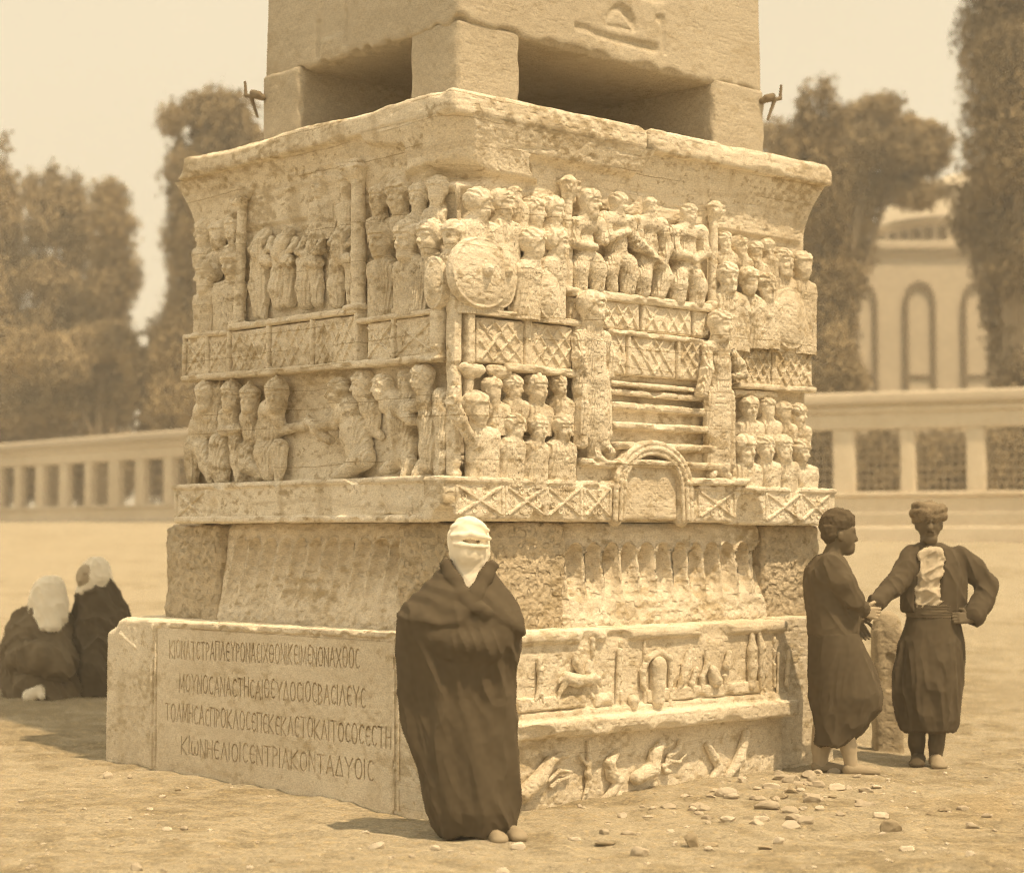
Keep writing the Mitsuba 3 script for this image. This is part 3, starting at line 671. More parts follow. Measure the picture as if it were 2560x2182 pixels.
PB = [('horse',[[(0.596,0.713,0.036),(0.674,0.693,0.036),(0.776,0.696,0.031)],[(0.799,0.711,0.024),(0.844,0.692,0.018),(0.873,0.65,0.01)],[(0.585,0.681,0.022),(0.551,0.636,0.011),(0.529,0.581,0.008),(0.529,0.55,0.006)],[(0.557,0.707,0.011),(0.54,0.684,0.006)],[(0.753,0.673,0.015),(0.833,0.669,0.008)]]),
('rider',[[(0.663,0.829,0.014),(0.674,0.789,0.022),(0.708,0.739,0.023)],[(0.776,0.784,0.02),(0.765,0.744,0.023)]]),
('figure',[[(0.387,0.825,0.013),(0.398,0.762,0.021),(0.398,0.707,0.017),(0.387,0.637,0.014),(0.355,0.591,0.008)],[(0.409,0.635,0.011),(0.425,0.564,0.007)]]),
('post',[[(1.025,0.847,0.018),(1.019,0.733,0.015),(1.006,0.603,0.011)]]),
('arch',[[(1.22,0.624,0.018),(1.214,0.723,0.018),(1.257,0.796,0.021),(1.354,0.825,0.021),(1.44,0.788,0.019),(1.458,0.678,0.015),(1.444,0.512,0.013)]]),
('figure',[[(1.615,0.815,0.019),(1.589,0.731,0.03),(1.551,0.649,0.021),(1.513,0.592,0.013)]]),
('figure',[[(1.677,0.71,0.017),(1.639,0.627,0.015),(1.651,0.584,0.012)],[(1.767,0.817,0.012),(1.779,0.74,0.019),(1.728,0.657,0.015),(1.727,0.589,0.01)]]),
('figure',[[(1.818,0.695,0.034),(1.843,0.634,0.043)],[(1.948,0.715,0.026),(1.975,0.791,0.017),(1.987,0.722,0.016)],[(1.934,0.655,0.017),(1.934,0.586,0.012)]]),
('figure',[[(2.189,0.897,0.014),(2.188,0.809,0.03),(2.187,0.704,0.032),(2.179,0.582,0.025)]]),
('figure',[[(2.257,0.903,0.014),(2.276,0.814,0.027),(2.275,0.7,0.026),(2.267,0.577,0.021)]]),
('post',[[(2.447,0.772,0.011),(2.43,0.498,0.009)]]),
('post',[[(2.545,0.777,0.018),(2.522,0.573,0.018)]]),
('tongue',[[(1.335,0.751,0.052),(1.334,0.543,0.042)]]),
('frame',[[(1.13,0.555,0.035),(1.13,0.53,0.03)]])]
PC = [('horse',[[(0.286,0.088,0.047),(0.415,0.17,0.043),(0.502,0.257,0.032)],[(0.535,0.263,0.022),(0.591,0.282,0.018),(0.635,0.275,0.013)],[(0.491,0.148,0.013),(0.579,0.196,0.01),(0.669,0.181,0.008)],[(0.513,0.114,0.013),(0.568,0.141,0.01),(0.646,0.151,0.008)]]),
('figure',[[(0.805,0.338,0.011),(0.81,0.241,0.015),(0.798,0.162,0.018),(0.804,0.097,0.018),(0.758,0.013,0.008)],[(0.736,0.271,0.01),(0.781,0.219,0.01)]]),
('figure',[[(1.036,0.264,0.018),(0.965,0.205,0.033),(0.988,0.138,0.037),(1.047,0.101,0.029),(0.988,0.041,0.024),(0.918,-0.002,0.018)],[(1.035,0.004,0.024),(1.046,0.027,0.02)]]),
('horse',[[(1.189,0.105,0.041),(1.321,0.143,0.046),(1.346,0.233,0.038),(1.395,0.279,0.027)],[(1.42,0.277,0.022),(1.481,0.281,0.02)],[(1.569,0.283,0.019),(1.556,0.242,0.015),(1.469,0.207,0.017)],[(1.419,0.152,0.015),(1.493,0.171,0.01)],[(1.456,0.183,0.012),(1.568,0.165,0.008),(1.618,0.204,0.008)],[(1.443,0.125,0.017),(1.48,0.114,0.015)]]),
('horse',[[(1.809,0.249,0.021),(1.873,0.167,0.026),(1.912,0.104,0.024),(1.82,0.018,0.021),(1.705,-0.032,0.019)],[(1.952,0.256,0.012),(1.979,0.306,0.009)]]),
('figure',[[(2.164,0.293,0.026),(2.096,0.141,0.035),(1.963,0.014,0.017)]])]

for i, sp in enumerate(RB): put('carved_bust', on_right(carve_bust(sp, i)), 'marble', PED)
for i, sp in enumerate(RF[:6]): put('carved_figure', on_right(carve_figure(sp, 40 + i)), 'marble', PED, label=('tunic-clad attendant standing before the balustrade', 'attendant with a hanging scroll at the right of the steps')[i - 4] if i > 3 else None)
put('raised_arm', on_right(carve_figure(RF[6], 47)), 'marble', PED)
for i, sp in enumerate(LB): put('carved_bust', on_left(carve_bust(sp[:7] + (sp[7] - 0.038,) + sp[8:], 60 + i)), 'marble', PED)
for i, sp in enumerate(LF): put('carved_figure', on_left(carve_figure((sp[0], [[(a, b, c * (1.0 if i < 4 else 1.22)) for a, b, c in ch] for ch in sp[1]]) + (sp[2] - (0.034 if i < 4 else 0.022),) + sp[3:], 80 + i)), 'marble', PED)


# ---- shields, columns, arches, stairs
def shield(cx, cy, rx, ry, w, th=0.035):
    B = Blob(0.012).ell((cx, cy, w - 0.02), (rx, ry, th + 0.03))
    m = worn(B.mesh(0.0062, lo=np.array([-9, -9, -0.02])), 0.003, 25, 1, lambda v, n: 0.010 * np.exp(-(((np.hypot((v[:, 0] - cx) / rx, (v[:, 1] - cy) / ry)) - 0.92) / 0.03) ** 2))
    return m


def boss(cx, cy, w, r):
    return worn(Blob(0.008).ell((cx, cy, w), (r, r, r * 0.7)).ell((cx, cy, w + r * .6), (r * .45, r * .45, r * .45)).mesh(0.005), 0.002, 60, 2)


for cx, cy, rx, ry, w in ((0.247, 2.957, 0.115, 0.19, 0.10), (0.089, 2.957, 0.228, 0.205, 0.115), (2.770, 2.91, 0.19, 0.208, 0.10), (0.60, 2.885, 0.094, 0.155, 0.115)):
    put('carved_shield', on_right(shield(cx, cy, rx, ry, w)), 'marble', PED)
put('shield_boss', on_right(boss(0.089, 2.968, 0.172, 0.036)), 'marble', PED)
put('shield_boss', on_right(boss(0.262, 2.974, 0.150, 0.028)), 'marble', PED)
put('carved_shield', on_left(shield(-0.053, 2.90, 0.082, 0.15, 0.11)), 'marble', PED)


def column(x0, y0, x1, y1, r, cap_h, w=0.045):
    B = Blob(0.012).cap((x0, y0, w), (x1, y1, w), r, r * 0.92)
    B.box((x0 - r * 1.5, y0 - 0.03, w - r), (x0 + r * 1.5, y0 + 0.0, w + r * 1.5), 0.008)
    for t in range(2): B.cap((x1 - r, y1 + 0.012 + 0.0 * t, w + r * .4), (x1 + r, y1 + 0.012, w + r * .4), 0.014)
    # leafy bell of the capital
    B.cap((x1, y1 + 0.01, w), (x1, y1 + cap_h * 0.8, w + 0.01), r * 1.0, r * 1.55)
    for t in (-1, -0.35, 0.35, 1): B.chain([(x1 + t * r, y1 + .02, w + r * .9, 0.011), (x1 + t * r * 1.25, y1 + cap_h * .45, w + r * 1.2, 0.013), (x1 + t * r * 1.6, y1 + cap_h * .6, w + r * 1.6, 0.010)])
    B.box((x1 - r * 1.9, y1 + cap_h * 0.82, w - r), (x1 + r * 1.9, y1 + cap_h, w + r * 1.8), 0.008)
    return worn(B.mesh(0.0062, lo=np.array([-9, -9, -0.02])), 0.005, 24, 3)


put('carved_column', on_right(column(0.815, 2.945, 0.816, 3.468, 0.034, 0.105)), 'marble', PED)
put('carved_column', on_right(column(2.082, 2.965, 2.094, 3.488, 0.031, 0.09)), 'marble', PED)
put('carved_column', on_left(column(-2.05, 2.86, -2.015, 3.58, 0.033, 0.05)), 'marble', PED)
put('carved_column', on_left(column(-0.822, 2.85, -0.827, 3.58, 0.045, 0.085)), 'marble', PED)
put('carved_arch', on_left(worn(Blob(0.02).chain([(x, y, 0.03, 0.024) for x, y in ((-1.966, 3.655), (-1.864, 3.745), (-1.66, 3.80), (-1.396, 3.80), (-1.108, 3.75), (-0.90, 3.66))]).mesh(0.0075, lo=np.array([-9, -9, -0.03])), 0.012, 16, 4)), 'marble', PED)


def bar(x0, y0, x1, y1, hh, w0, w1, k=0.012, amp=0.006, seed=0, chips=0, h=0.0085):
    """A moulding from (x0, y0) to (x1, y1), hh tall, standing from w0 to w1 out of the wall."""
    B = Blob(k)
    a = math.atan2(y1 - y0, x1 - x0); c = ((x0 + x1) / 2, (y0 + y1) / 2); L = math.hypot(x1 - x0, y1 - y0)
    B.box((c[0] - L / 2, c[1] - hh / 2, w0), (c[0] + L / 2, c[1] + hh / 2, w1), min(0.012, hh * 0.4), rot=rot_z(a))
    r = np.random.default_rng(seed)
    for _ in range(chips):
        t = r.random(); q = r.uniform(0.012, 0.03)
        B.ell((x0 + t * (x1 - x0), y0 + t * (y1 - y0) + (hh / 2) * r.choice([-1, 1]), w1), (q * 1.8, q, q), k=0.012, cut=True)
    return worn(B.mesh(h), amp, 18, seed)


def ridge(p, q, wd, w0, ht):
    p, q = np.array(p, float), np.array(q, float); d = (q - p) / np.linalg.norm(q - p); n = np.array([-d[1], d[0]]) * wd / 2
    v = [[*(p + n), w0], [*(p - n), w0], [*(p + n * .35), w0 + ht], [*(p - n * .35), w0 + ht], [*(q + n), w0], [*(q - n), w0], [*(q + n * .35), w0 + ht], [*(q - n * .35), w0 + ht]]
    f = [[0, 2, 6], [0, 6, 4], [2, 3, 7], [2, 7, 6], [3, 1, 5], [3, 5, 7], [0, 1, 3], [0, 3, 2], [4, 6, 7], [4, 7, 5]]
    return np.array(v), np.array(f)


def lattice(x0, x1, y0, y1, w, px=0.092, py=0.115, wd=0.019, ht=0.019, seed=0, keep=0.93):
    from shapely.geometry import LineString, box as sbox
    R = sbox(x0, y0, x1, y1); out = []; r = np.random.default_rng(seed)
    nx = max(int(round((x1 - x0) / px)), 1); px = (x1 - x0) / nx; ny = max(int(round((y1 - y0) / py * 2)) / 2, 1); py = (y1 - y0) / ny
    for sg in (1, -1):
        for i in range(-int(ny) - 2, nx + int(ny) + 3):
            xa = x0 + i * px + (0 if sg > 0 else 0)
            g = LineString([(xa, y0), (xa + sg * px * ny, y1)]).intersection(R)
            if g.is_empty or g.length < 0.02: continue
            c = list(g.coords); n = max(int(g.length / 0.07), 1)
            for t in range(n):
                if r.random() > keep: continue
                a = np.array(c[0]) + (np.array(c[-1]) - np.array(c[0])) * t / n; b = np.array(c[0]) + (np.array(c[-1]) - np.array(c[0])) * (t + 1.02) / n
                j = r.normal(0, 0.0025, 2); out.append(ridge(a + j, b + j, wd * r.uniform(.8, 1.15), w - 0.004, ht * r.uniform(.6, 1.1)))
    return joined(*out)


def panel(side, x0, x1, y0, y1, wf, seed, lat=True, px=0.092, keep=0.93, scroll=False):
    on = on_right if side == 'R' else on_left
    B = Blob(0.01).box((x0 + .004, y0, -0.02), (x1 - .004, y1, wf), 0.01)
    r = np.random.default_rng(seed)
    for _ in range(3):
        q = r.uniform(0.01, 0.03); B.ell((r.uniform(x0, x1), r.uniform(y0, y1), wf), (q * 2, q, 0.006), k=0.01, cut=True)
    key = put('balustrade_panel', on(worn(B.mesh(0.009, lo=np.array([-9, -9, -0.03])), 0.005, 14, seed)), 'marble', PED)
    if lat: put('lattice', on(lattice(x0 + 0.03, x1 - 0.03, y0 + 0.02, y1 - 0.02, wf, px=px, seed=seed, keep=keep)), 'marble', key, smooth=False)
    if scroll:
        cx, cy, hx, hy = (x0 + x1) / 2, (y0 + y1) / 2, (x1 - x0) / 2 - 0.015, (y1 - y0) / 2 - 0.025
        out = [ridge((cx - hx, cy - hy), (cx + hx, cy + hy), 0.02, wf - 0.004, 0.016), ridge((cx - hx, cy + hy), (cx + hx, cy - hy), 0.02, wf - 0.004, 0.016)]
        for sx, sy in ((1, 0), (-1, 0), (0, 1), (0, -1)):
            for q in (-1, 1):
                px_, py_ = cx + sx * hx * .62 + (q * hx * .3 if sy else 0), cy + sy * hy * .66 + (q * hy * .3 if sx else 0)
                ring = [(px_ + 0.019 * math.cos(t), py_ + 0.019 * math.sin(t), wf) for t in np.linspace(0, 2 * np.pi, 11)]
                out.append(tube(ring, 0.0055, 5))
        put('cross_pattern', on(joined(*out)), 'marble', key, smooth=False)
    return key


# upper balustrade of the imperial box
for i, (a, b) in enumerate(((0.832, 0.93), (1.0, 1.425), (1.445, 1.885), (1.905, 2.125))): panel('R', a, b, 2.735, 2.90, 0.05, i)
put('moulding', on_right(bar(0.82, 2.922, 2.14, 2.922, 0.05, 0, 0.085, chips=6, seed=1)), 'marble', PED)
# main balustrade
for i, (a, b, s) in enumerate(((0.085, 0.455, 0), (0.495, 0.84, 1), (1.17, 1.30, 2), (1.32, 1.735, 3), (1.755, 2.06, 4), (2.27, 2.625, 5), (2.65, 3.04, 6))):
    panel('R', a, b, 2.465, 2.715, 0.07 if i not in (2, 3, 4) else 0.055, 10 + i, keep=0.8 if i in (2, 3) else 0.95, px=0.075 if i > 4 else 0.09)
for x in (0.045, 0.475, 0.872): put('post', on_right(bar(x, 2.455, x, 2.745, 0.05, 0, 0.09, seed=int(x * 100))), 'marble', PED)
for x in (1.31, 1.745, 2.637): put('post', on_right(bar(x, 2.46, x, 2.70, 0.026, 0, 0.078, seed=int(x * 100))), 'marble', PED)
put('moulding', on_right(bar(-0.005, 2.75, 0.905, 2.738, 0.035, 0, 0.10, chips=6, seed=3)), 'marble', PED)
put('moulding', on_right(bar(1.16, 2.715, 2.075, 2.706, 0.032, 0, 0.085, chips=6, seed=4)), 'marble', PED)
put('moulding', on_right(bar(2.255, 2.70, 3.05, 2.706, 0.03, 0, 0.085, chips=3, seed=5)), 'marble', PED)
put('moulding', on_right(bar(0.30, 2.452, 0.92, 2.44, 0.045, 0, 0.115, chips=6, seed=6)), 'marble', PED)
put('moulding', on_right(bar(2.27, 2.452, 3.05, 2.462, 0.035, 0, 0.10, chips=3, seed=7)), 'marble', PED)
put('lintel', on_right(bar(2.285, 2.405, 2.70, 2.408, 0.05, 0, 0.06, chips=4, seed=8)), 'marble', PED)
# stair: two mouldings, four treads, two landings
put('moulding', on_right(bar(1.165, 2.408, 2.07, 2.402, 0.03, 0, 0.075, seed=9, chips=3)), 'marble', PED)
put('moulding', on_right(bar(1.165, 2.360, 2.07, 2.352, 0.035, 0, 0.062, seed=10, chips=4)), 'marble', PED)


def tread(x0, y0, x1, y1, low, lip, riser, seed):
    B = Blob(0.012); a = math.atan2(y1 - y0, x1 - x0); cx, cy = (x0 + x1) / 2, (y0 + y1) / 2; L = math.hypot(x1 - x0, y1 - y0)
    B.box((cx - L / 2, cy - 0.022, -0.01), (cx + L / 2, cy + 0.022, lip), 0.016, rot=rot_z(a))
    B.box((cx - L / 2, low, -0.02), (cx + L / 2, cy, riser), 0.01)
    r = np.random.default_rng(seed)
    for _ in range(7):
        q = r.uniform(.012, .028); B.ell((r.uniform(x0, x1), cy + r.choice([-1, 1]) * .02, lip), (q * 2, q, q), k=0.012, cut=True)
    return worn(B.mesh(0.009, lo=np.array([-9, -9, -0.03])), 0.007, 16, seed)


for i, (y0, y1, low, lip, ri) in enumerate(((2.276, 2.268, 2.13, 0.095, 0.03), (2.155, 2.158, 2.0, 0.12, 0.05), (2.036, 2.04, 1.90, 0.145, 0.07), (1.936, 1.93, 1.80, 0.165, 0.09))):
    put('carved_step', on_right(tread(1.14, y0, 2.05, y1, low, lip, ri, 20 + i)), 'marble', PED)
put('carved_step', on_right(tread(0.835, 1.932, 1.19, 1.92, 1.79, 0.175, 0.10, 30)), 'marble', PED)
put('carved_step', on_right(tread(1.70, 1.832, 2.285, 1.842, 1.75, 0.185, 0.12, 31)), 'marble', PED)


def gate():
    B = Blob(0.008); c = (1.432, 1.79)
    for R, w, r in ((0.322, 0.150, 0.017), (0.284, 0.156, 0.014), (0.250, 0.150, 0.012)):
        t = np.linspace(0, np.pi, 22)
        pts = [(c[0] + R * 1.03, 1.60, w, r)] + [(c[0] + R * math.cos(a) * 1.0, c[1] + R * 0.83 * math.sin(a), w, r) for a in t] + [(c[0] - R * 1.03, 1.60, w, r)]
        B.chain(pts)
    t = np.linspace(0, np.pi, 22)
    B.chain([(c[0] + 0.287, 1.60, 0.105, 0.042)] + [(c[0] + 0.287 * math.cos(a), c[1] + 0.24 * math.sin(a), 0.105, 0.042) for a in t] + [(c[0] - 0.287, 1.60, 0.105, 0.042)])
    return worn(B.mesh(0.0065, lo=np.array([-9, -9, 0.05])), 0.003, 22, 5)


put('carved_arch', on_right(gate()), 'marble', PED, label='triple-ringed arch at the foot of the carved steps')
put('arch_tympanum', on_right(worn(Blob(0.01).box((1.18, 1.60, 0.0), (1.685, 1.95, 0.112), 0.02).mesh(0.01), 0.006, 12, 6)), 'marble', PED)


# lower rail with crossed panels; its under edge is broken away
def rail(x0, x1, y0, y1, w, seed, cuts=()):
    B = Blob(0.012).box((x0, y0, -0.1), (x1, y1, w), 0.014)
    B.box((x0, y1 - 0.03, -0.1), (x1, y1 + 0.004, w + 0.02), 0.01)
    for c in cuts: B.ell(*c, k=0.02, cut=True)
    r = np.random.default_rng(seed)
    for _ in range(int((x1 - x0) * 9)):
        q = r.uniform(.01, .03); B.ell((r.uniform(x0, x1), r.choice([y0, y0, y1]), w + .005), (q * 2, q, q), k=0.015, cut=True)
    return worn(B.mesh(0.0105, lo=np.array([-9, -9, -0.04])), 0.009, 12, seed, octaves=4)


def cross(side, x0, x1, y0, y1, w, key):
    on = on_right if side == 'R' else on_left
    cx, cy, hx, hy = (x0 + x1) / 2, (y0 + y1) / 2, (x1 - x0) / 2, (y1 - y0) / 2
    out = [ridge((x0, y0), (x1, y1), 0.026, w - 0.006, 0.02), ridge((x0, y1), (x1, y0), 0.026, w - 0.006, 0.02)]
    for sx, sy in ((1, 0), (-1, 0), (0, 1), (0, -1)):
        for q in (-1, 1):
            px_, py_ = cx + sx * hx * .72 + (q * hx * .24 if sy else 0), cy + sy * hy * .7 + (q * hy * .24 if sx else 0)
            out.append(tube([(px_ + 0.016 * math.cos(t), py_ + 0.016 * math.sin(t), w) for t in np.linspace(0, 2 * np.pi, 11)], 0.006, 5))
    put('cross_pattern', on(joined(*out)), 'marble', key, smooth=False)
    for x in (x0 - 0.012, x1 + 0.012): put('upright', on(bar(x, y0 - .01, x, y1 + .01, 0.02, w - 0.02, w + 0.012, seed=int(abs(x) * 50), h=0.007)), 'marble', key)


k1 = put('lower_rail', on_right(rail(-0.20, 1.12, 1.588, 1.822, 0.135, 41, cuts=[((-0.2, 1.57, 0.14), (0.16, 0.10, 0.12)), ((0.57, 1.57, 0.15), (0.14, 0.10, 0.10)), ((0.30, 1.575, 0.15), (0.16, 0.025, 0.08)), ((0.98, 1.72, 0.16), (0.03, 0.03, 0.03))])), 'marble', PED, label='broken left length of the rail with crossed panels')
for a, b in ((-0.10, 0.215), (0.265, 0.54), (0.58, 0.82), (0.875, 1.06)): cross('R', a, b, 1.625, 1.775, 0.135, k1)
k2 = put('lower_rail', on_right(rail(1.745, 2.24, 1.588, 1.815, 0.13, 42, cuts=[((2.28, 1.60, 0.14), (0.10, 0.16, 0.10)), ((1.83, 1.72, 0.15), (0.025, 0.03, 0.03))])), 'marble', PED)
cross('R', 1.86, 2.17, 1.625, 1.775, 0.13, k2)
k3 = put('lower_rail', on_right(rail(2.24, 3.16, 1.575, 1.81, 0.155, 43, cuts=[((2.28, 1.57, 0.16), (0.16, 0.22, 0.12))])), 'marble', PED)
for a, b in ((2.47, 2.785), (2.815, 3.08)): cross('R', a, b, 1.61, 1.77, 0.155, k3)
# the upright at the corner and two little capitals
put('pilaster', on_right(bar(-0.030, 1.83, -0.033, 3.22, 0.055, -0.02, 0.06, amp=0.008, seed=50, chips=14, k=0.02)), 'marble', PED)
for x, y in ((0.067, 2.43), (0.265, 2.43)):
    B = Blob(0.014).cap((x, 2.27, 0.03), (x, y - 0.03, 0.03), 0.028, 0.03).cap((x - 0.06, y, 0.06), (x + 0.06, y - 0.005, 0.06), 0.03).cap((x - 0.03, y - 0.03, 0.05), (x + 0.05, y - 0.025, 0.05), 0.026)
    put('carved_capital', on_right(worn(B.mesh(0.0065, lo=np.array([-9, -9, -0.02])), 0.006, 40, 7)), 'marble', PED)

# ---- left side
for i, (a, b, y0, y1, sc_) in enumerate(((-2.60, -2.35, 2.54, 2.785, 1), (-2.335, -2.11, 2.53, 2.78, 1), (-2.09, -1.68, 2.52, 2.79, 0), (-1.66, -1.23, 2.515, 2.79, 0), (-1.21, -0.80, 2.51, 2.79, 0), (-0.70, -0.46, 2.50, 2.73, 1), (-0.44, -0.085, 2.50, 2.73, 1))):
    panel('L', a, b, y0, y1, 0.075, 70 + i, lat=not sc_, scroll=bool(sc_))
for x in (-2.61, -2.343, -2.10, -1.67, -1.22, -0.79, -0.45): put('post', on_left(bar(x, 2.51, x, 2.80, 0.03, 0, 0.095, seed=int(-x * 100))), 'marble', PED)
put('moulding', on_left(bar(-2.62, 2.80, -2.11, 2.79, 0.03, 0, 0.10, seed=90, chips=4)), 'marble', PED)
put('moulding', on_left(bar(-2.10, 2.82, -0.78, 2.815, 0.04, 0, 0.10, seed=91, chips=7)), 'marble', PED)
put('moulding', on_left(bar(-0.77, 2.748, -0.05, 2.748, 0.03, 0, 0.105, seed=92, chips=4)), 'marble', PED)
put('moulding', on_left(bar(-2.62, 2.525, -0.06, 2.487, 0.04, 0, 0.11, seed=93, chips=9)), 'marble', PED)
put('post', on_left(bar(-0.065, 2.475, -0.065, 2.762, 0.06, -0.02, 0.115, seed=94, chips=3)), 'marble', PED)
k4 = put('lower_rail', on_left(rail(-2.66, 0.02, 1.585, 1.832, 0.125, 44, cuts=[((-2.2, 1.68, 0.14), (0.05, 0.06, 0.05)), ((-0.45, 1.60, 0.14), (0.2, 0.03, 0.06)), ((-0.5, 1.665, 0.14), (0.03, 0.03, 0.05))])), 'marble', PED, label='plain battered rail along the shaded side')
for a, b in ((-2.60, -2.30),): cross('L', a, b, 1.63, 1.78, 0.125, k4)
for x in (-2.26, -2.03, -1.13, -0.66, -0.24): put('upright', on_left(bar(x, 1.60, x, 1.80, 0.05, 0.10, 0.135, seed=int(-x * 60), chips=2)), 'marble', k4)
for sx, y in ((-0.2, 1.66),): put('under_edge', on_left(bar(-2.62, 1.61, 0.0, 1.60, 0.04, 0.1, 0.148, seed=96, chips=16)), 'marble', k4)

# ================================================================ FLUTED BLOCK AND GRANITE CORNERS
def relief_slab(x0, x1, y0, y1, h, back, res):
    xs = np.linspace(x0, x1, int((x1 - x0) / res) + 1); ys = np.linspace(y0, y1, int((y1 - y0) / res) + 1)
    X, Y = np.meshgrid(xs, ys, indexing='ij'); Zf = h(X, Y); a, b = X.shape
    v = np.concatenate([np.stack([X, Y, Zf], -1).reshape(-1, 3), np.stack([X, Y, 0 * X + back], -1).reshape(-1, 3)])
    i, j = np.meshgrid(np.arange(a - 1), np.arange(b - 1), indexing='ij')
    q = np.stack([i * b + j, (i + 1) * b + j, (i + 1) * b + j + 1, i * b + j + 1], -1).reshape(-1, 4); n = a * b
    f = [q]
    for e0, e1 in (([(k, 0) for k in range(a)], 0), ([(k, b - 1) for k in range(a)], 1), ([(0, k) for k in range(b)], 1), ([(a - 1, k) for k in range(b)], 0)):
        id_ = np.array([k * b + m for k, m in e0]); s = np.stack([id_[:-1], id_[:-1] + n, id_[1:] + n, id_[1:]], 1); f.append(s[:, ::-1] if e1 else s)
    q = np.vstack(f); return v, np.vstack([q[:, :3], q[:, [0, 2, 3]]])


def flute_field(cs, top, rad, ybot, lean, flare, deep, rim, seed, ragged):
    def h(X, Y):
        P = np.stack([X + seed, Y, 0 * X], -1)
        t = np.clip((1.56 - Y) / 0.56, 0, 1)
        z = flare[0] + (flare[1] - flare[0]) * t ** 1.6
        n1 = meshkit.fbm(P * 9, 4, seed); n2 = meshkit.fbm(P * 28, 3, seed + 1)
        for c in cs:
            xc = c + lean * np.clip(top - Y, 0, 1)
            dx = (X - xc) / rad; dy = np.maximum(Y - (top - rad), 0) / rad
            r = np.hypot(dx, dy)
            fade = np.clip((Y - ybot) / (top - ybot) * 1.5, 0, 1) ** 0.8
            z = z - deep * fade * np.sqrt(np.clip(1 - r ** 2, 0, 1)) * (0.75 + 0.5 * n1)
            z = z + rim * np.exp(-((r - 1.13) / 0.07) ** 2) * np.clip((Y - ybot) / 0.12, 0, 1) * (0.6 + 0.6 * n2) * np.where(Y > top - rad, 1, 0.45)
        low = np.clip((ybot + 0.02 - Y) / 0.1, 0, 1)
        z = z + 0.022 * (n1 - 0.5) + (0.010 + 0.028 * low) * (n2 - 0.5)
        e = np.minimum(X - X.min(), X.max() - X); z = z - ragged * np.exp(-(e / 0.05) ** 2) * (0.4 + 1.2 * n1)
        z = z - 0.03 * np.exp(-((1.585 - Y) / 0.03) ** 2) * (n1 + 0.3)
        return z
    return h


FLB = thing('fluted_block', 'weathered marble block with arched flutes under the carved pedestal', 'stone block')
put('core', on_right(boxm(np.array([0.30, 0.95, -2.50]), np.array([2.80, 1.583, -0.20]))), 'marble_fluted', FLB)
put('fluted_face', on_right(relief_slab(0.79, 2.645, 0.955, 1.583, flute_field([0.91 + 0.1487 * i for i in range(11)] + [2.56], 1.462, 0.060, 1.12, 0.0, (-0.01, 0.05), 0.105, 0.034, 3, 0.05), -0.5, 0.0075)), 'marble_fluted', FLB, label='sunlit face with small scalloped arches over the flutes')
put('fluted_face', on_left(relief_slab(-2.30, -0.41, 0.955, 1.583, flute_field([-0.50 - 0.157 * i for i in range(11)], 1.49, 0.064, 1.05, -0.16, (-0.02, 0.06), 0.065, 0.015, 9, 0.03), -0.5, 0.0085)), 'marble_fluted', FLB, label='shaded face with tall leaning flutes')


def granite_cube(x0, x1, w0, w1, seed):
    B = Blob(0.04).box((x0, 0.95, w0), (x1, 1.578, w1), 0.04)
    return worn(B.mesh(0.014), 0.03, 7, seed, lambda v, n: 0.03 * (meshkit.fbm(v * 26, 3, seed) - 0.5), octaves=4)


for sx, args, lab in ((0, (-0.04, 0.83, -0.47, 0.02), 'rough dark granite corner block behind the veiled woman'), (1, (2.60, 3.17, -0.5, 0.02), 'rough granite corner block beside the men'),
                      (2, (-0.05, 0.5, -2.88, -2.26), 'dark granite corner block at the far left of the fluted block'), (3, (2.60, 3.17, -2.88, -2.26), 'granite corner block hidden at the back of the pedestal')):
    if sx < 3: thing_key = put('granite_corner_block', on_right(granite_cube(*args, 60 + sx)), 'rough_granite', label=lab, cat='stone block', group='granite corner blocks')
    else: put('granite_corner_block', on_right(granite_cube(*args, 60 + sx)), 'rough_granite', label=lab, cat='stone block', group='granite corner blocks')

# ================================================================ INSCRIBED BASE
BASE = thing('inscribed_base', 'broad low marble base with carved inscription on one side and worn reliefs on the other', 'pedestal base')


